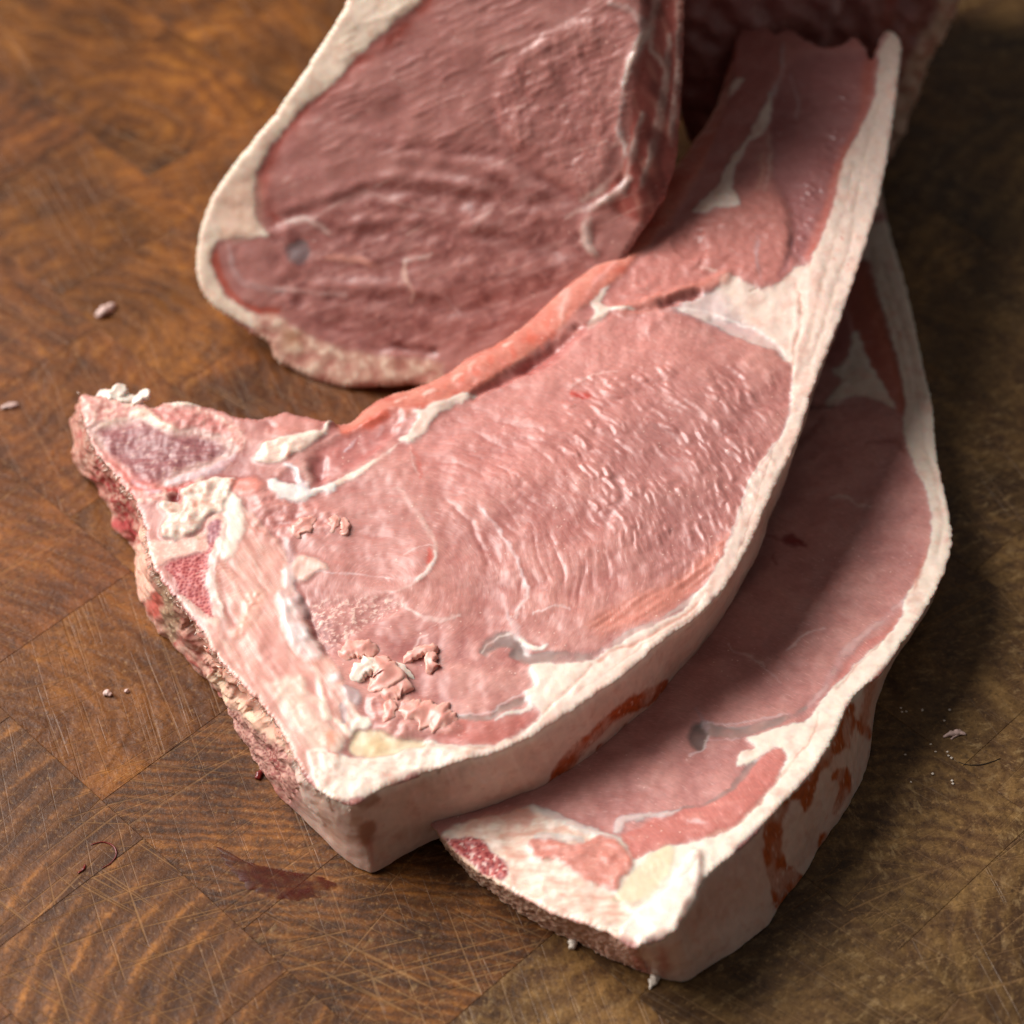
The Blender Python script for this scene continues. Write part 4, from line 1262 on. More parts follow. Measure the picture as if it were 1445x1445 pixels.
    # back wall under the membrane
    bk = 1-np.maximum(fatm, lf)
    p.put(bk*(tx > 470), 'd08573', .8, part=6)
    edge = ss(.85, 1., t)
    p.mix(edge*fatm, 'c79a88', .3)


chopA = empty('loin_chop', tuple(at(620, 900, 0.)), 'large pale pink bone-in loin chop lying on top of the other chop in front', 'chop', 'raw loin chops')
slab(chopA, CON_A, PL_A, bottom_from(PL_A, TH_A), .32, paint_A, paint_A_wall, NM_A, rim=(1.2, .5), rows=46)

# ------------------------------------------------------------------ lower chop
PL_B = plane3([(650, 1200, .013), (1000, 1260, .024), (1330, 740, .019)])
CON_B = [(622, 1178, 621, 1186, .5, 0), (645, 1205, 640, 1213, .6, 0), (676, 1230, 670, 1242, .6, 0), (707, 1247, 700, 1264, .6, 0), (738, 1265, 730, 1287, .5, 0), (780, 1289, 780, 1316, .5, 0),
         (821, 1301, 832, 1338, .5, .2), (860, 1316, 866, 1357, .6, .2), (893, 1334, 908, 1374, .7, .2), (925, 1327, 940, 1384, .7, .2), (952, 1317, 968, 1386, .6, .2), (963, 1299, 988, 1373, .5, .4), (981, 1271, 1015, 1356, .3, .6),
         (992, 1244, 1045, 1336, .3, .6), (1032, 1206, 1084, 1306, .2, .8), (1060, 1180, 1101, 1280, .2, .8), (1084, 1155, 1118, 1256, .2, .8), (1112, 1124, 1142, 1222, .2, .8), (1149, 1084, 1170, 1178, .3, .8),
         (1174, 1043, 1196, 1143, .3, .8), (1199, 990, 1214, 1104, .3, .6), (1222, 966, 1228, 1060, .3, .4), (1243, 949, 1234, 1000, .3, .2), (1274, 906, 1262, 932, .3, .2), (1308, 856, 1296, 882, .3, 0), (1332, 808, 1320, 835, .3, 0),
         (1343, 765, 1330, 792, .3, 0), (1339, 724, 1328, 748, .3, 0), (1322, 644, 1310, 668, .3, 0), (1315, 570, 1302, 592, .3, 0), (1304, 523, 1290, 545, .3, 0), (1287, 443, 1274, 466, .3, 0), (1273, 385, 1260, 407, .3, 0),
         (1260, 345, 1246, 367, .3, 0), (1246, 285, 1234, 307, .3, 0), (1236, 230, 1226, 250, .3, 0), (1220, 185, N_, N_, .3, 0), (1180, 190, N_, N_, .3, 0), (1150, 260, N_, N_, .3, 0), (1100, 380, N_, N_, .3, 0), (1050, 500, N_, N_, .3, 0),
         (970, 620, N_, N_, .3, 0), (880, 740, N_, N_, .3, 0), (800, 850, N_, N_, .3, 0), (720, 940, N_, N_, .3, 0), (650, 1020, N_, N_, .3, 0), (610, 1090, N_, N_, .3, 0), (605, 1150, N_, N_, .3, 0)]


def paint_B(p):
    U, V = p.U, p.V
    lean_base(p, .7)
    p.mix(np.ones(len(U)), 'cd9890', .5)
    r, t = flow(p, (820, 1250))
    p.g = np.stack([r, t, np.zeros(len(r))], 1)
    ticks(p, np.ones(len(U)), r, t, 3.5, 12., .35, 501)
    facets(p, np.ones(len(U))*.5, r, t, 9, 26, .18, 503)
    crackle(p, p.poly(Z('y2', 600, 780, 760, 760, 880, 900, 880, 1100, 700, 1300, 540, 1440, 400, 1400, 560, 1100), 30), 10, .12, 505)
    # folds near the flank end
    p.put(p.line(Z('y2', 640, 800, 700, 780, 760, 790, 800, 830), [2, 3, 3, 2], 4), '9b5148', .6, -.5)
    p.put(p.line(Z('y2', 340, 830, 400, 760, 460, 700), 4, 6), '8f524e', .5, -.5)
    p.put(p.line(Z('y2', 500, 1020, 540, 1010, 600, 1040, 660, 1050), [2, 3, 1.5, 1], 2), 'dcc0b4', .8, .2)
    p.put(p.line(Z('y2', 400, 1010, 440, 980), 1, 1.5), 'cfaeaa', .7)
    p.mix(p.poly(Z('y2', 300, 1190, 340, 1160, 370, 1190, 400, 1220, 350, 1215, 330, 1210), 5), '7c1216', .9)
    p.mix(p.line(Z('y2', 240, 1175, 300, 1190, 350, 1195, 400, 1220), [1, 2, 3, 1], 3), '8c1a1c', .85)
    p.mix(p.line(Z('y2', 265, 1250, 275, 1285), 2, 3), '8c2a28', .6)
    # thin veins of fat
    for a in (Z('y1', 520, 210, 560, 180, 620, 130, 690, 120), Z('y1', 250, 185, 280, 220, 350, 240, 410, 280, 440, 320, 490, 360)):
        p.put(p.line(a, [1.2, 2, 1.8, 1.], 1.6), 'dfc3bb', .8, .15)
    p.mix(p.line(Z('y1', 425, 292, 432, 298), 1.6, 1.4), '8a1c1c', .8)
    # flank end muscles and fat patch
    fe = p.poly(Z('y2', 560, 20, 620, 30, 660, 150, 720, 330, 790, 560, 800, 660, 760, 660, 690, 560, 620, 400, 560, 250), 5)
    p.put(fe, 'b4634f', .8, -.3, part=5)
    p.mix(p.poly(Z('y2', 640, 60, 690, 190, 740, 380, 790, 540, 790, 640, 730, 480, 670, 300, 620, 150), 8), 'c2755c', .6)
    m2 = p.poly(Z('y2', 540, 250, 590, 340, 570, 440, 520, 490, 460, 500, 440, 600, 400, 640, 400, 400), 8)
    p.put(m2, 'a5605a', .7, .5, part=5)
    fp = p.poly(Z('y2', 600, 330, 640, 430, 700, 540, 760, 650, 700, 620, 600, 600, 520, 640, 480, 640, 500, 600, 540, 540, 500, 500, 560, 460), 3)
    fatty(p, fp, 21, tint='dccdc0', h=.2, part=7)
    p.put(p.line(Z('y2', 390, 655, 440, 645, 500, 650), [5, 4, 2], 4), '5a2c2a', .7, -1.2)
    p.put(p.poly(Z('y2', 490, 640, 620, 600, 720, 630, 780, 700, 700, 680, 560, 650), 6), 'b98a84', .6, -.2)
    # silver skin along the rim
    p.put(p.line(Z('y1', 1060, -30, 960, 80, 900, 120, 800, 210, 740, 290, 700, 370, 620, 460), [3, 4, 4, 6, 5, 4, 4], 4), 'd0a8a6', .75, .2, .3, 9)
    p.put(p.line(Z('y1', 1090, 0, 990, 120, 880, 200, 820, 250, 770, 310, 720, 380), [3, 4, 5, 4, 4, 2], 3), 'cf8378', .75, -.2)
    p.put(p.line(Z('y1', 600, 480, 500, 530, 400, 560, 300, 590, 200, 580, 130, 560), [3, 5, 6, 7, 8, 8], 3), '988480', .85, -.3, .3, 9)
    p.put(p.poly(Z('y1', 90, 560, 130, 540, 160, 600, 130, 660, 90, 660, 70, 610), 4), '6c5c5a', .85, -.6, .3, 9)
    p.put(p.line(Z('y1', 110, 480, 130, 530, 150, 560), [2, 4, 5], 3), 'b7a0a4', .7)
    p.put(p.line(Z('y1', 80, 690, 130, 660, 160, 600), 2, 2), 'e0d0cc', .6)
    for a in (Z('y1', 150, 540, 260, 550, 400, 530, 520, 500), Z('y1', 140, 620, 230, 620, 300, 612)):
        p.put(p.line(a, 1.2, 1.5), 'ddc8c6', .6)
    # lower strip muscle, salmon
    st = p.poly(Z('y1', 440, 680, 490, 670, 500, 705, 480, 780, 400, 880, 330, 960, 250, 1020, 150, 1060, 0, 1095, -150, 1150, -250, 1210, -300, 1190, -330, 1130, -230, 1060, -120, 1000, 0, 945, 150, 910, 240, 850, 300, 790, 380, 720), 3)
    p.put(st, 'c97c70', .85, .3)
    p.mix(st*ss(.1, .6, noise(U/40, V/9, 521)), 'd79486', .5)
    p.put(p.line(Z('y1', 60, 995, 110, 990, 150, 1005), [1, 3, 1], 2), 'e6c3bc', .7)
    p.put(p.line(Z('y1', 360, 720, 320, 770, 270, 840, 200, 885, 130, 915, 0, 945, -160, 985), [5, 5, 4, 3, 2, 1.5, 2], 2.5), '927b78', .8, -.3, .3, 9)
    p.put(p.line(Z('z8', 790, 350, 800, 310, 880, 295, 1000, 285, 1040, 265), [6, 7, 5, 3, 1], 3), 'd3c2c0', .8, .4, part=9)
    # fat triangle and rim
    tri = p.poly(Z('y1', 600, 535, 520, 560, 420, 590, 330, 615, 360, 645, 365, 670, 300, 690, 290, 740, 370, 712, 440, 672, 490, 664, 507, 700, 488, 785, 410, 885, 335, 968, 255, 1030, 150, 1072, 0, 1108, -160, 1165, -240, 1220, -260, 1330, 0, 1500, 300, 1100, 600, 850, 800, 600, 900, 360, 1160, 60, 1250, -60, 1060, -20, 1040, 60, 960, 165, 850, 260, 745, 365, 690, 430), 2.5)
    fatty(p, tri, 22, tint='ecdfd2', h=.4, part=1)
    p.put(p.line(Z('y1', 660, 500, 650, 570, 600, 650, 540, 730, 440, 850, 360, 940, 280, 1010, 150, 1060), [1, 1.5, 1.5, 1.5, 1.5, 1.5, 2], 2), 'cfa08c', .7, -.35)
    p.put(p.line(Z('y1', 1020, 60, 930, 200, 830, 290, 740, 400), 1.3, 1.8), 'c98e7c', .6, -.4)
    rim = p.poly(Z('y2', 600, -60, 600, 20, 660, 60, 690, 180, 725, 300, 760, 420, 790, 540, 802, 640, 792, 740, 830, 870, 880, 980, 907, 1080, 907, 1180, 890, 1250, 850, 1340, 800, 1460, 960, 1445, 1010, 1200, 950, 850, 850, 200, 760, -100), 2.5)
    fatty(p, rim, 23, tint='e6d6c8', h=.3, part=1)
    p.mix(p.poly(Z('y2', 840, 1330, 880, 1250, 905, 1180, 880, 1290, 840, 1400), 3), 'c88474', .7)
    for a in (Z('y2', 700, 60, 760, 220, 820, 420, 850, 620, 880, 800, 930, 980, 950, 1150, 930, 1260), Z('y2', 650, 0, 720, 200, 790, 450, 830, 640)):
        p.put(p.line(a, 2., 3.), 'cdb4a4', .5, -.5)
    # yellow cartilage and folded fat knob
    ca = p.poly(Z('z8', 860, 510, 930, 450, 990, 420, 1015, 440, 1010, 500, 960, 580, 880, 640, 760, 690, 740, 640, 800, 590), 4)
    p.put(ca, 'dccdaa', .7, .2, .32, 8)
    # connective left part
    con = p.poly(Z('z8', 60, 370, 180, 310, 300, 290, 420, 250, 500, 290, 600, 330, 700, 360, 800, 390, 850, 500, 800, 580, 760, 640, 850, 640, 880, 650, 830, 720, 800, 790, 640, 725, 520, 690, 400, 620, 310, 570, 220, 520, 120, 440), 4)
    p.put(con, 'e6cdbd', .9, .3, .42, 4)
    n1 = fbm(U/26, V/13, 4, 531)
    p.mix(con*ss(.05, .6, n1), 'f0e2d6', .8)
    p.mix(con*ss(.05, .6, -n1), 'd9a593', .7)
    p.h += con*.5*fbm(U/24, V/14, 3, 533)
    red_ = p.poly(Z('z8', 430, 400, 520, 390, 620, 420, 740, 370, 800, 420, 850, 500, 800, 560, 780, 600, 700, 580, 620, 540, 540, 480, 460, 480), 4)
    p.put(red_, 'cf8170', .85, .6, part=0)
    p.mix(red_*ss(.1, .6, fbm(U/9, V/9, 3, 535)), 'e0a391', .7)
    for a in (Z('z8', 440, 260, 540, 300, 620, 340, 700, 360, 790, 390), Z('z8', 460, 380, 560, 390, 640, 400)):
        p.put(p.line(a, [5, 6, 5, 5, 3], 3), 'd6cac6', .8, .5, part=9)
    p.mix(p.poly(Z('z8', 200, 300, 360, 250, 420, 260, 440, 300, 420, 340, 320, 300, 250, 330), 5), 'd08f80', .7)
    bone = p.poly(Z('z8', 60, 380, 120, 390, 200, 385, 260, 430, 330, 490, 330, 550, 270, 545, 180, 490, 110, 430), 3)
    spongy(p, bone, '981c26', '6a0810', 'cf766c', 537, 6., .25)
    p.part(bone, 3)
    p.mix(bone*ss(.3, .5, noise(U/6, V/6, 539)), 'e8c3b8', .8)
    p.put(p.line(Z('z8', 60, 385, 130, 460, 220, 530, 300, 570), [3, 4, 4, 4], 2.5), 'cdb291', .85, .2, .6, 2)
    kn = p.poly(Z('z8', 1060, 480, 1110, 440, 1130, 470, 1125, 560, 1090, 640, 1040, 720, 1030, 770, 940, 795, 880, 830, 850, 800, 790, 780, 860, 690, 960, 620, 1010, 560), 3)
    fatty(p, kn, 24, tint='f0e3d8', h=1.3, lum=1.8, part=1)
    p.put(p.line(Z('z8', 1040, 560, 1090, 520, 1120, 450), 1.5, 2), 'cfa898', .5, -.6)


def paint_B_wall(p):
    U, V, t = p.U, p.V, p.t
    tx, ty = p.top[:, 0], p.top[:, 1]
    lean_base(p, .5)
    fatm = (((tx > 900) & (ty > 900)) | (tx > 1200)).astype(float)
    wall_fat(p, fatm, 2)
    p.mix(fatm*(1-ss(0, .1, t)), 'ece0d4', .8)
    pinkz = p.poly(Z('y1', -200, 1400, 0, 1300, 200, 1100, 300, 1030, 420, 980, 430, 1180, 300, 1350, 100, 1500), 25)
    p.mix(pinkz*fatm, 'cf9c8c', .55)
    p.mix(pinkz*fatm*ss(.1, .5, fbm(U/16, V/16, 3, 541)), 'e0bfb0', .6)
    ink = p.line(Z('y1', 905, 330, 885, 380, 870, 420), [7, 8, 3], 3)
    for a, w in ((Z('y1', 800, 470, 785, 530, 760, 600, 740, 640, 700, 660, 660, 720, 625, 760), [5, 8, 8, 8, 9, 8, 7]),
                 (Z('y1', 610, 790, 580, 830, 545, 860), [9, 13, 9]), (Z('y1', 590, 830, 590, 880, 585, 935), [9, 7, 2]),
                 (Z('y1', 515, 880, 470, 950, 445, 1020, 440, 1100, 450, 1180, 480, 1240, 530, 1260), [6, 8, 9, 9, 11, 14, 12]),
                 (Z('y1', 500, 1260, 500, 1320, 480, 1370), [18, 12, 5]),
                 (Z('y1', 720, 790, 755, 770, 765, 830, 750, 880, 720, 950), [4, 7, 7, 6, 2]),
                 (Z('y1', 890, 400, 870, 460, 850, 540, 870, 590), [4, 5, 5, 6]), (Z('y1', 680, 1060, 675, 1100), [5, 3]), (Z('y1', 820, 540, 850, 580), [3, 5])):
        ink = np.maximum(ink, p.line(a, [1.3*e_ for e_ in w], 2.5))
    k = ss(-1.1, -.35, fbm(U/7, V/16, 3, 543))
    p.mix(ink*k*fatm, 'b5520f', 1.)
    p.mix(ink*k*fatm*ss(.1, .5, fbm(U/4, V/8, 2, 545)), '7c2c08', .5)
    # bone side on the left
    lf = (1-fatm)*(ty > 1160)
    p.put(lf, 'b98b74', .9, 0, .6, 2)
    k = fbm(U/8, V/6, 4, 547)
    p.mix(lf*ss(.1, .6, k), 'dab79c', .7)
    p.mix(lf*ss(.1, .6, -k), '7c4a38', .7)
    p.h += lf*.5*k
    p.mix(lf*ss(780, 860, tx), 'd9a997', .7)
    p.mix(p.line(Z('z8', 850, 850, 880, 900, 910, 920), [5, 9, 6], 6), 'a8463c', .7)
    p.mix(p.line(Z('z8', 960, 840, 980, 900, 970, 940), [6, 8, 4], 7), 'b5584c', .6)


chopB = empty('loin_chop', tuple(at(1050, 1100, 0.)), 'loin chop underneath, its long fat edge inked with an orange stamp', 'chop', 'raw loin chops')
slab(chopB, CON_B, PL_B, bottom_from((np.zeros(3), ZUP), 0.), .36, paint_B, paint_B_wall, NM_A, rim=(1.2, .5), rows=40)

# ------------------------------------------------------------------ the big joint behind, its cut face to the camera
PL_C = plane3([(545, 545, .004), (290, 400, .016), (720, 0, .095)])
CON_C = [(276, 385), (277, 350), (288, 303), (310, 258), (345, 213), (385, 163), (420, 113), (455, 58), (484, 12), (505, -60), (560, -190), (640, -310), (760, -370), (880, -330), (950, -200), (957, -60), (955, 60), (950, 150),  # unseen part above the frame made taller to block more lamp light
         (943, 230), (925, 290), (890, 350), (850, 420), (790, 500), (720, 545), (640, 552), (590, 545), (545, 546), (495, 547), (452, 540), (412, 522), (385, 505), (378, 484), (345, 465), (305, 437), (284, 412)]
CON_C = [(a, b, N_, N_, .1 if b < 440 else .4, 0) for a, b in CON_C]


def bottom_C(contour, T3):
    q = T3+np.array([0, .085, -.012])
    q[:, 0] += np.interp([c[0] for c in contour], [300, 560, 900], [.036, .036, -.006])
    q[:, 2] = np.maximum(q[:, 2], .002)
    lo = np.array([c[1] > 430 for c in contour])
    q[lo] = T3[lo]+np.array([.02, .05, -.02])
    q[:, 2] = np.maximum(q[:, 2], .001)
    return q


def paint_C(p):
    U, V = p.U, p.V
    lean_base(p)
    p.mix(np.ones(len(U)), 'b07a70', .75)
    p.mix(ss(0, .6, fbm(U/50, V/36, 3, 609)), 'b98078', .5)
    # wet sheen slices of the upper muscle, grain running up to the right
    a = p.x*.9-p.y*.42
    b = p.x*.42+p.y*.9
    p.g = np.stack([b*.22, a*.2, np.zeros(len(a))], 1)
    up = p.poly(Z('p', 520, 0, 700, -100, 900, -100, 910, 60, 880, 200, 820, 270, 720, 240, 600, 215, 480, 220, 400, 230, 470, 120), 25)
    facets(p, up, -b, a, 10, 50, .30, 601)
    ticks(p, up, b, a, 4, 26, .55, 603)
    lobe = p.poly(Z('z7', 900, 330, 960, 180, 1150, 60, 1300, 60, 1320, 200, 1270, 400, 1180, 560, 1080, 480, 960, 420), 10)
    facets(p, lobe, a, b, 17, 40, .45, 605)
    p.h += lobe*.8
    crackle(p, lobe, 22, .3, 607)
    p.put(p.line(Z('z7', 560, 430, 700, 435, 820, 445, 940, 460, 1020, 520, 1100, 560, 1170, 590), [3, 5, 6, 7, 6, 5, 4], 12), '8b5450', .45, -1.1)
    p.put(p.line(Z('z7', 900, 330, 930, 400, 960, 450), 3, 4), '9a5e5a', .5, -.8)
    low = p.poly(Z('z7', 240, 640, 400, 600, 600, 540, 900, 480, 1100, 570, 1200, 600, 1200, 750, 1000, 950, 800, 1020, 500, 1010, 300, 920, 260, 780), 20)
    p.mix(low, '9a5f57', .45)
    fibre = noise(p.U/70, p.V/7, 611)
    p.h += low*(.12*fibre+.55*fbm(U/60, V/34, 2, 613))
    p.mix(low*ss(.15, .6, fibre), 'c99c93', .5)
    p.mix(low*ss(.1, .6, -fbm(U/26, V/18, 3, 615)), '7f4541', .5)
    p.mix(low*ss(.15, .7, fbm(U/20, V/14, 3, 617)), 'c79186', .55)
    for l, w, c in ((Z('z7', 270, 650, 340, 640, 380, 650, 420, 680), [2, 4, 4, 2], 'd8c0b4'), (Z('z7', 840, 670, 880, 630, 900, 610), [3, 4, 2], 'd5b3a8'), (Z('z7', 640, 760, 640, 800, 670, 850, 660, 880), [3, 4, 3, 2], 'dcb8a6'), (Z('z7', 640, 760, 690, 750, 720, 740), [3, 3, 2], 'd8c0b4'),
                    (Z('z7', 1110, 630, 1160, 610, 1220, 590, 1250, 560), [2, 3, 4, 3], 'd6b4a8'), (Z('z7', 1160, 580, 1220, 550, 1270, 500, 1290, 420), [4, 5, 4, 3], 'd9c0b2'), (Z('z7', 370, 640, 520, 560, 640, 600, 760, 620), [2, 2, 1.5, 1], 'c9a297'), (Z('z7', 420, 750, 520, 760, 570, 780), [4, 5, 4], 'd29a88'), (Z('z7', 1170, 660, 1180, 720, 1200, 740), [4, 5, 3], 'e2d0c4'),
                    (Z('z7', 760, 860, 800, 920), [1, 1], 'cdaaa4'), (Z('z7', 270, 840, 360, 850, 470, 860), [3, 4, 3], 'd3aea4')):
        p.put(p.line(l, w, 2.6), c, .8, .3)
    # deep soft folds of the lower muscles
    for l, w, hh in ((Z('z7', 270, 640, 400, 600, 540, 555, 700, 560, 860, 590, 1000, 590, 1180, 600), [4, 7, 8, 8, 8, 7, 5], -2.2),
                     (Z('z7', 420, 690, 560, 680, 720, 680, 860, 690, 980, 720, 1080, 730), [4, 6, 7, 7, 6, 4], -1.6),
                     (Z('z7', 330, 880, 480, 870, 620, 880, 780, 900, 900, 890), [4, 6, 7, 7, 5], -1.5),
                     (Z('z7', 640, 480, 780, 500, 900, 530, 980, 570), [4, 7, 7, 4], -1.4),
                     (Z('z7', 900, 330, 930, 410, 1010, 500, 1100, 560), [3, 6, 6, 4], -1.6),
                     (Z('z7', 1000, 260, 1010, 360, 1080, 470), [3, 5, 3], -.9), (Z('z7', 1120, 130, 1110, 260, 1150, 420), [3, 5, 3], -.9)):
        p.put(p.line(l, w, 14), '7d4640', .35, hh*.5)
    for l, w in ((Z('z7', 300, 610, 430, 570, 560, 525, 700, 525, 860, 545), [4, 7, 8, 8, 5]), (Z('z7', 460, 655, 620, 640, 780, 645, 900, 655), [4, 6, 7, 4]), (Z('z7', 380, 830, 560, 830, 720, 850), [4, 7, 5])):
        p.put(p.line(l, w, 9), 'bb857c', .5, .8)
    p.put(p.poly(Z('z7', 300, 720, 340, 700, 365, 730, 350, 765, 310, 760), 4), '77696c', .85, -.4, .3, 9)
    p.mix(p.line(Z('z7', 560, 760, 580, 810), 6, 5), '7c3430', .6)
    # inner red border next to the fat
    redb = p.line(Z('z7', 930, -420, 830, -180, 735, -30, 680, 40, 600, 110, 480, 210, 380, 290, 300, 380, 250, 470, 225, 540, 240, 600, 270, 650), [3, 3, 3, 4, 5, 5, 5, 5, 4, 4, 3, 2], 16)
    p.put(redb, 'b04a36', .9, -.5)
    rl = p.poly(Z('z7', 95, 720, 110, 790, 140, 850, 200, 890, 280, 900, 240, 925, 160, 890, 110, 840, 80, 770), 4)
    p.put(rl, 'bb5a45', .9, -.2, part=5)
    p.put(p.line(Z('z7', 130, 720, 145, 790, 190, 830, 290, 850), [3, 4, 4, 3], 4), 'c9b3ae', .7, .3, part=9)
    # outer fat
    fat = p.poly(Z('z7', 1000, -760, 900, -420, 790, -180, 690, 0, 620, 60, 520, 150, 440, 240, 350, 310, 280, 390, 235, 450, 212, 520, 205, 600, 225, 660, 245, 690, 150, 690, 105, 700, 78, 740, 90, 800, 120, 860, 190, 910, 240, 930, 230, 960, 120, 920, 20, 840, -20, 700, 60, 520, 300, 200, 460, -60, 560, -380, 740, -700), 3)
    fatty(p, fat, 31, tint='ead9c6', pink='dcb9a4', h=.5, part=1)
    p.mix(p.poly(Z('z7', 100, 580, 200, 500, 215, 660, 120, 690), 14), 'd9b29c', .6)
    rt = p.poly(Z('z7', 430, -200, 560, -160, 500, 60, 460, 60), 6)
    # lower bone edge, rough
    bn = p.poly(Z('a6', 290, 540, 400, 520, 520, 600, 700, 680, 880, 720, 1050, 740, 1250, 780, 1100, 1000, 700, 960, 400, 860, 300, 680), 6)
    p.put(bn, 'c79a86', .85, .2, .5, 2)
    k = fbm(U/24, V/18, 4, 621)
    p.mix(bn*ss(.1, .6, k), 'e2c8b2', .75)
    p.mix(bn*ss(.1, .6, -k), 'a3584c', .6)
    p.h += bn*.35*k
    p.mix(p.poly(Z('a6', 440, 600, 520, 610, 520, 690, 440, 690), 10), '9d7344', .5)
    p.put(p.line(Z('a6', 880, 690, 1000, 690, 1200, 710), [2, 4, 4], 5), '6a3430', .7, -1.5)
    # turned-back right side with membrane
    sd = p.poly(Z('z7', 1330, -100, 1340, 60, 1300, 330, 1290, 450, 1230, 570, 1300, 640, 1445, 600, 1460, -100), 6)
    p.put(sd, 'a8564a', .85, 0, .34, 6)
    p.h -= sd*9*ss(1300, 1420, (p.x-260)*2.064)
    p.mix(sd*ss(.1, .6, noise(U/12, V/50, 623)), 'c98a78', .6)
    mb = p.line(Z('z7', 1240, 10, 1300, 30, 1340, 80, 1320, 140, 1290, 220, 1280, 300, 1270, 380, 1290, 450), [2, 4, 6, 5, 4, 3, 3, 3], 3)
    p.put(mb, 'd6c6bd', .85, 1.2, .32, 9)
    for l, w in ((Z('z7', 1370, -40, 1350, 120, 1385, 190), [4, 4, 3]), (Z('z7', 1400, 100, 1380, 300, 1360, 420, 1330, 540), [3, 5, 5, 3]), (Z('z7', 1330, 330, 1300, 470, 1280, 560), [3, 4, 3]), (Z('z7', 1425, 0, 1420, 200, 1400, 420), [3, 4, 4]), (Z('z7', 1300, 520, 1240, 580, 1180, 610), [5, 6, 3]), (Z('z7', 1180, 640, 1170, 700, 1200, 745), [6, 7, 5])):
        p.put(p.line(l, w, 3.), 'd0b9ac', .85, 1.0)
    p.h += sd*1.4*noise(U/26, V/80, 627)
    p.mix(sd*ss(0, .5, -noise(U/20, V/60, 629)), '6e2c24', .6)


def paint_C_wall(p):
    tx, ty = p.top[:, 0], p.top[:, 1]
    lean_base(p, .5)
    m = ((tx < 640)).astype(float)
    wall_fat(p, m, 3)
    p.mix(m*ss(.35, .6, noise(p.U/12, p.V/50, 631)), 'c4695a', .6)


NM_C = dict(NM_A)
joint = empty('meat_joint', tuple(at(620, 500, 0.)), 'thick loin joint standing on edge behind the chops, cut face toward the viewer', 'meat joint')
slab(joint, CON_C, PL_C, bottom_C, .48, paint_C, paint_C_wall, NM_C, rim=(2., 1.2), rows=30, cap=True)

# ------------------------------------------------------------------ darker joint at the back right
PL_D = plane3([(1000, 250, .006), (1290, 215, .006), (1150, -100, .085)])
CON_D = [(960, 120), (962, 20), (965, -120), (985, -260), (1090, -360), (1230, -350), (1330, -250), (1364, -90), (1358, 10), (1345, 45), (1325, 75), (1312, 110), (1300, 140), (1282, 185), (1262, 225), (1225, 260), (1150, 268), (1060, 262), (1000, 240), (970, 190)]  # out-of-view top raised to throw shade over the board at right
CON_D = [(a, b, N_, N_, .9, .5) for a, b in CON_D]


def bottom_D(contour, T3):
    q = T3+np.array([-.005, .08, -.02])
    q[:, 2] = np.maximum(q[:, 2], .001)
    return q


def paint_D(p):
    U, V = p.U, p.V
    lean_base(p)
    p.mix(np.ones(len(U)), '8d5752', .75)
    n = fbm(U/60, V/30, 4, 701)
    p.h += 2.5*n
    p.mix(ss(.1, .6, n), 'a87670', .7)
    for l, w in ((Z('p', 1085, -40, 1070, 20, 1060, 80), [7, 6, 4]), (Z('p', 1190, -20, 1170, 40, 1150, 90), [8, 6, 5])):
        p.put(p.line(l, w, 7), 'c7a5a0', .6, 1.2)
    f = p.poly(Z('p', 1362, -60, 1358, 10, 1345, 45, 1320, 80, 1300, 140, 1262, 225, 1245, 200, 1262, 140, 1290, 70, 1320, 20, 1325, -40), 8)
    fatty(p, f, 41, tint='cdb09c', pink='b86a58', h=1., part=1)
    p.mix(p.line(Z('p', 1250, 30, 1270, -30), 8, 7), 'a5483c', .7)


def paint_D_wall(p):
    lean_base(p, .5)
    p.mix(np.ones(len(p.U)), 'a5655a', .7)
    m = (p.top[:, 0] > 1270).astype(float)
    wall_fat(p, m, 5)


jointD = empty('meat_joint', tuple(at(1150, 230, 0.)), 'dark blurred piece of meat at the far back behind the chop tail', 'meat joint')
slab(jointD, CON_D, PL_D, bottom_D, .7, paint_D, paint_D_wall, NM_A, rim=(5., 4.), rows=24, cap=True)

# ------------------------------------------------------------------ loose shreds on the upper chop
M_SHRED = plain_mat('wet_pink_shred', 'dba08f', .34, 0, .35)
M_PALE = plain_mat('pale_fat_shred', 'f0e0d0', .4, 0, .3)
M_RED = plain_mat('blood_red_fibre', '6e1512', .3, 0, .2)
M_CRUMB = plain_mat('dull_pink_crumb', 'd6b4aa', .5, 0, .4)


def onA(k, *v):
    """points over the upper chop: zoom x, zoom y, height mm"""
    o, n = PL_A
    out = []
    for i in range(0, len(v), 3):
        q = Z(k, v[i], v[i+1])
        out.append(unp(q, o+n*v[i+2]/1000., n)[0])
    return out


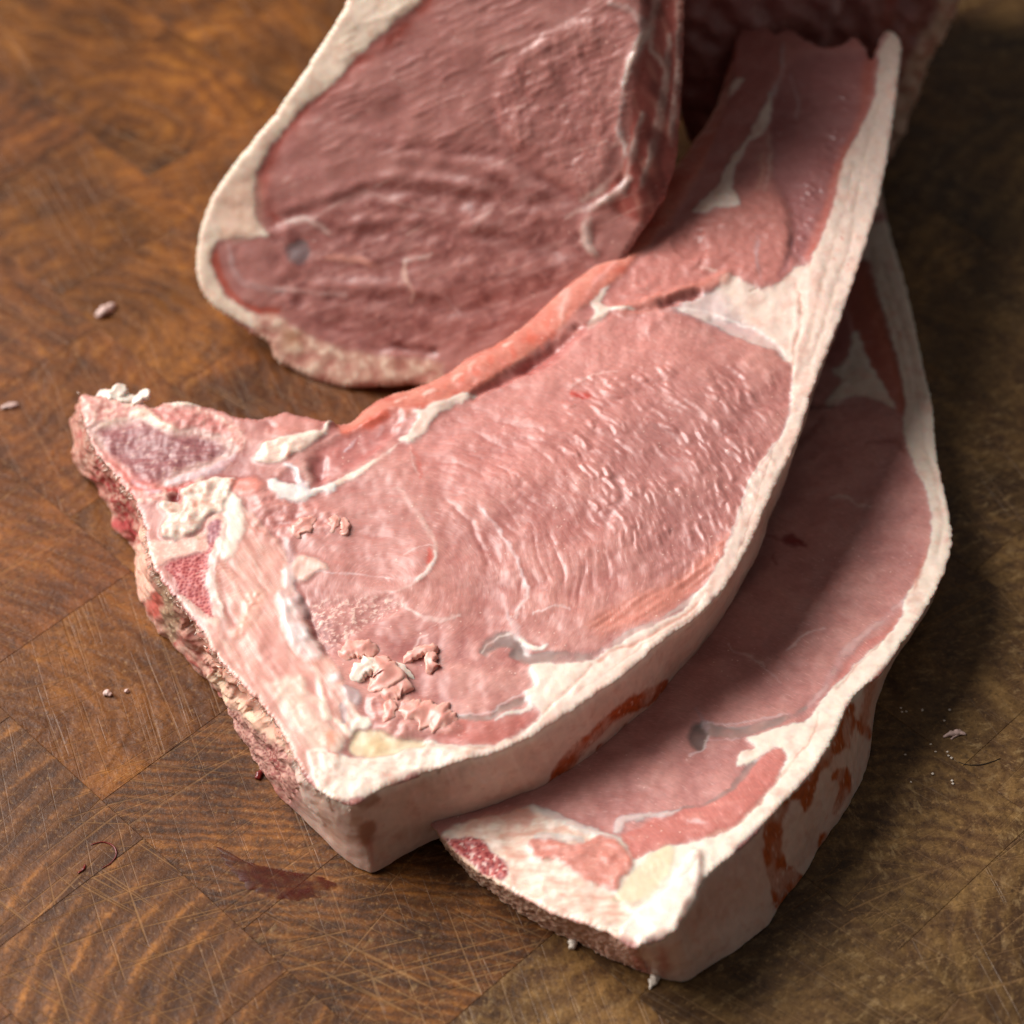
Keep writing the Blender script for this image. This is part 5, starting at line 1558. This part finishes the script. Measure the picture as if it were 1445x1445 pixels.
def shred(path, rad, mat, seed, parent=chopA, name='meat_shred'):
    """torn flap: an arched ragged strip with thinned, uneven edges"""
    p = crom(np.asarray(path, float), 14, False)
    n = len(p)
    pl = PL_A[1]
    tgv = np.gradient(p, axis=0)
    tgv /= np.linalg.norm(tgv, axis=1)[:, None]+1e-12
    sd = np.cross(tgv, pl)
    sd /= np.linalg.norm(sd, axis=1)[:, None]+1e-9
    uu = np.linspace(0, 1, n)
    w = np.interp(uu, np.linspace(0, 1, len(rad)), rad)*1.3
    w = w*np.minimum(1, np.minimum(uu, 1-uu)*9+.25)
    m = 15
    vv = np.linspace(-1, 1, m)
    arc = np.r_[0, np.cumsum(np.linalg.norm(np.diff(p, axis=0), axis=1))]*1000
    X, Y = np.meshgrid(arc*.55, vv)
    X, Y = X.T, Y.T
    rag = 1+.55*noise(X*.7, np.sign(Y)*4+seed*9., seed)+.34*noise(X*1.8, np.sign(Y)*4+seed*5., seed+1)
    side = Y*w[:, None]*rag
    up = np.sqrt(np.clip(1-Y*Y, 0, 1))**1.2*w[:, None]*.30
    up = up+.22*noise(X*.5+seed, Y*1.0, seed+2)*w[:, None]*(1-Y*Y)+.04*noise(X*1.6+seed, Y*3, seed+4)*(1-Y*Y)
    drop = np.where(np.abs(Y) > .95, -1.0, 0)
    v = p[:, None]+(sd[:, None]*side[..., None]+pl*(up+drop-.25)[..., None])/1000
    i = np.arange(n-1)[:, None]*m+np.arange(m-1)[None]
    f = np.stack([i, i+m, i+m+1, i+1], 2).reshape(-1, 4)
    k = fbm(X*.8+seed, Y*1.5, 3, seed)
    c = np.tile(S('e8d6c8' if mat is M_PALE else 'd8978a'), (n, m, 1))
    e = (ss(.35, .95, np.abs(Y))*.6+.5*ss(.1, .7, k))[..., None]
    e = np.clip(e, 0, .8)
    c = c*(1-e)+e*S('eedccf' if mat is M_PALE else 'e6b6a6')
    return mesh_obj(name, v.reshape(-1, 3), f, MAT['shred'], parent, True, None, c.reshape(-1, 3), np.full(n*m, .38))


SH = [(onA('a4', 900, 330, .3, 960, 265, 1.0, 1060, 215, 1.4, 1150, 205, 1.4, 1195, 225, .6), [.6, 1.0, 1.1, 1.1, .8], M_SHRED),
      (onA('a4', 1130, 225, 1.4, 1125, 300, 1.4, 1150, 370, 1.0, 1165, 395, .4), [.9, 1.2, 1.6, 1.2], M_SHRED),
      (onA('a4', 350, 290, .0, 450, 225, .6, 570, 205, .8, 690, 230, .2), [1.4, 2.2, 2.2, 1.2], M_SHRED),
      (onA('a4', 450, 480, .6, 520, 400, 1.6, 620, 335, 1.8, 680, 290, 1.4), [.9, 2.0, 1.9, .8], M_PALE),
      (onA('a4', 740, 340, 1.0, 830, 350, 1.2, 910, 390, .9, 990, 465, .1), [.8, .9, .8, .3], M_PALE),
      (onA('a4', 660, 270, 1.8, 720, 350, 2.0, 760, 420, 1.8, 690, 500, 1.2, 590, 570, .4), [.8, 2.6, 3.0, 2.4, .9], M_SHRED),
      (onA('a4', 790, 640, 1.2, 785, 720, 1.2, 770, 800, .9, 772, 840, .4), [1., 1.4, 1.3, .9], M_SHRED),
      (onA('a4', 700, 640, .4, 800, 570, 1.0, 890, 545, 1.2, 925, 590, .6), [1.6, 2.4, 2.4, 1.2], M_SHRED),
      (onA('a4', 830, 690, .2, 960, 730, .5, 1100, 760, .6, 1260, 830, .4, 1370, 880, .0), [1.6, 2.6, 3.4, 3.0, 1.2], M_SHRED),
      (onA('a3', 620, 1220, .2, 520, 1290, .6, 430, 1370, .5, 380, 1430, .1), [1.2, 2.0, 1.9, 1.], M_SHRED),
      (onA('a3', 760, 1220, .4, 810, 1260, .8, 790, 1330, .6, 740, 1380, .1), [.9, 1.2, 1.2, .8], M_SHRED),
      (onA('a3', 870, 1220, .2, 915, 1290, .7, 905, 1360, .7, 860, 1390, .3), [.8, 1., 1., .7], M_SHRED),
      (onA('a1', 470, 250, -.2, 480, 170, 1.2, 500, 80, 2.0), [2.2, 2.0, 1.6], M_PALE),
      (onA('a1', 620, 250, .0, 700, 210, 1.2, 800, 145, 2.0), [1.4, 1.2, 1.1], M_PALE),
      (onA('a1', 250, 210, -.2, 370, 180, .3, 500, 190, .5, 640, 250, .1), [1., 1.6, 1.8, 1.2], M_PALE)]
for i, (pa, ra, m) in enumerate(SH):
    shred(pa, ra, m, i+1, name='fat_shred' if m is M_PALE else 'meat_shred')

# saw-torn fringe along the bony edge: tiny tags, too many to count
rf = random.Random(9)
fv, ff_ = [], []
edge = crom([c[:2] for c in CON_A[0:24]], 30, False)
for i in range(300):
    q = edge[rf.randrange(len(edge))]+np.array([rf.gauss(0, 2.2), rf.gauss(1.5, 3)])
    w = unp([q], PL_A[0]-ZUP*rf.choice([0, 0, 0, .002, .006, .012])*rf.random(), PL_A[1])[0]
    d = np.array([rf.gauss(-.6, .5), rf.gauss(-.5, .5), rf.gauss(-.1, .5)])
    d /= np.linalg.norm(d)
    s_ = np.cross(d, np.array([rf.gauss(0, 1), rf.gauss(0, 1), rf.gauss(0, 1)]))
    s_ /= np.linalg.norm(s_)+1e-9
    l = rf.uniform(.5, 2.2)/1000
    wd_ = rf.uniform(.12, .35)/1000
    n_ = np.cross(d, s_)*wd_*.5
    k = len(fv)
    fv += [w-s_*wd_, w+s_*wd_, w+n_, w+d*l]
    ff_ += [(k, k+1, k+3), (k+1, k+2, k+3), (k+2, k, k+3), (k, k+2, k+1)]
fr = mesh_obj('torn_fringe', np.array(fv), ff_, plain_mat('torn_fringe', 'e2c2ae', .5, .3), chopA)
fr['kind'] = 'stuff'

# ------------------------------------------------------------------ loose bits on the board
def scrap(name, px, rad, mat, seed, label, cat, group=None, flat=.7, rough=.45, zz=None):
    p3 = [at(a, b, (rad[min(i, len(rad)-1)]*.6 if zz is None else zz[i])/1000.) for i, (a, b) in enumerate(px)]
    v, f = tube(p3, rad, 10, flat, seed, rough)
    o = mesh_obj(name, v, f, mat)
    c = np.array(p3).mean(0)
    me = o.data
    for vv in me.vertices:
        vv.co -= Vector(c)
    o.location = c
    o['label'], o['category'] = label, cat
    if group:
        o['group'] = group
    return o


scrap('meat_scrap', [(136, 447), (146, 440), (156, 432), (163, 430)], [.8, 1.6, 1.4, .6], M_CRUMB, 51, 'pinkish meat scrap on the board left of the tall joint', 'meat scrap')
scrap('meat_scrap', [(2, 576), (14, 572), (26, 571)], [.5, 1., .5], M_CRUMB, 52, 'pale smear-like scrap at the left edge of the board', 'meat scrap')
scrap('meat_crumb', [(146, 980), (151, 978), (157, 981)], [.5, .9, .5], M_CRUMB, 53, 'larger of two small pink crumbs left of the bone', 'meat crumb')
scrap('meat_crumb', [(176, 975), (179, 975), (181, 977)], [.4, .6, .3], M_CRUMB, 54, 'smaller of two small pink crumbs left of the bone', 'meat crumb')
scrap('meat_crumb', [(362, 1099), (366, 1092), (370, 1088)], [.7, .9, .5], M_RED, 55, 'tiny red crumb against the bone edge of the upper chop', 'meat crumb')
scrap('meat_scrap', [(1331, 1040), (1342, 1036), (1352, 1033), (1363, 1036)], [.3, .8, .8, .3], M_CRUMB, 56, 'thin pink shred lying on the board right of the lower chop', 'meat scrap')
scrap('meat_scrap', [(1342, 1043), (1350, 1036), (1355, 1030)], [.3, .5, .3], M_CRUMB, 57, 'short crossing strand on the pink shred right of the lower chop', 'meat scrap')
scrap('fat_splinter', [(812, 1322), (809, 1330), (806, 1339)], [1.0, 1.3, .8], M_PALE, 58, 'pale stub poking out under the bone edge of the lower chop', 'fat scrap')
scrap('fat_splinter', [(926, 1374), (922, 1384), (917, 1396)], [1.2, 1.1, .2], M_PALE, 59, 'pale pointed splinter under the front corner of the lower chop', 'fat scrap')
rc = random.Random(4)
for i in range(16):
    x, y = rc.uniform(1255, 1350), rc.uniform(990, 1130)
    s_ = rc.uniform(.12, .26)
    scrap('fat_crumb', [(x, y), (x+1.6, y-.6), (x+2.6, y+.4)], [s_, s_*1.3, s_], M_PALE, 80+i, 'tiny pale crumb scattered on the board right of the lower chop', 'crumb', 'crumbs right of the lower chop')
# blood thread, hair and blood smear
for nm, px, r_, m, lb, ct in (('blood_thread', [(110, 1232), (118, 1226), (120, 1220)], .35, M_RED, 'short dark red streak by the curled blood thread on the board', 'blood'),
                          ('blood_thread', [(128, 1192), (145, 1188), (160, 1194), (164, 1206), (156, 1218), (144, 1225)], .22, M_RED, 'curled dark red thread of blood on the ringed wood block', 'blood'),
                          ('dark_hair', [(1352, 1075), (1365, 1079), (1385, 1079), (1402, 1074), (1412, 1070)], .16, plain_mat('dark_hair', '1c120c', .5), 'fine dark hair on the board at the right', 'hair')):
    v, f = tube([at(a, b, r_*.7/1000) for a, b in px], [r_*.6, r_, r_*.5], 6, .7, 3, .2)
    o = mesh_obj(nm, v, f, m)
    o['label'], o['category'] = lb, ct

# blood soaked into a thin wet film on the wood
def film(name, px, hx, label, cat, alpha):
    q = crom(px, 16)
    d = np.r_[0, np.cumsum(np.linalg.norm(np.diff(np.r_[q, q[:1]], axis=0), axis=1))][:-1]
    c = q.mean(0)
    k = 1+.16*fbm(d/14, d*0, 3, 5)
    rings = [c+(q-c)*k[:, None]*f_ for f_ in (1., .82, .55, .25)]
    hz = (.00012, .00030, .00034, .00036)
    v = np.concatenate([unp(r_, np.array([0, 0, h_]), ZUP) for r_, h_ in zip(rings, hz)]+[at(c[0], c[1], .00036)[None]])
    n = len(q)
    f = []
    for a in range(3):
        for i in range(n):
            j = (i+1) % n
            f.append((a*n+i, a*n+j, (a+1)*n+j, (a+1)*n+i))
    for i in range(n):
        f.append((3*n+i, 3*n+(i+1) % n, 4*n))
    t = NT(name)
    pos = t.n('TexCoord').outputs['Object']
    n1 = t.n('TexNoise', {'Vector': pos, 'Scale': 240., 'Detail': 5., 'Roughness': .65}).outputs['Fac']
    t.set(Base_Color=(*S(hx), 1), Roughness=.28, Alpha=t.math('MULTIPLY', t.ramp(n1, [(.38, .25), (.62, 1.)]), alpha))
    o = mesh_obj(name, v, f, t.m)
    o['label'], o['category'] = label, cat
    return o


film('blood_smear', [(310, 1196), (338, 1212), (372, 1222), (410, 1230), (448, 1236), (470, 1246), (452, 1262), (420, 1270), (392, 1268), (352, 1254), (336, 1238), (318, 1218)], '4f1408', 'dark red blood smear on the board left of the upper chop corner', 'blood', .75)
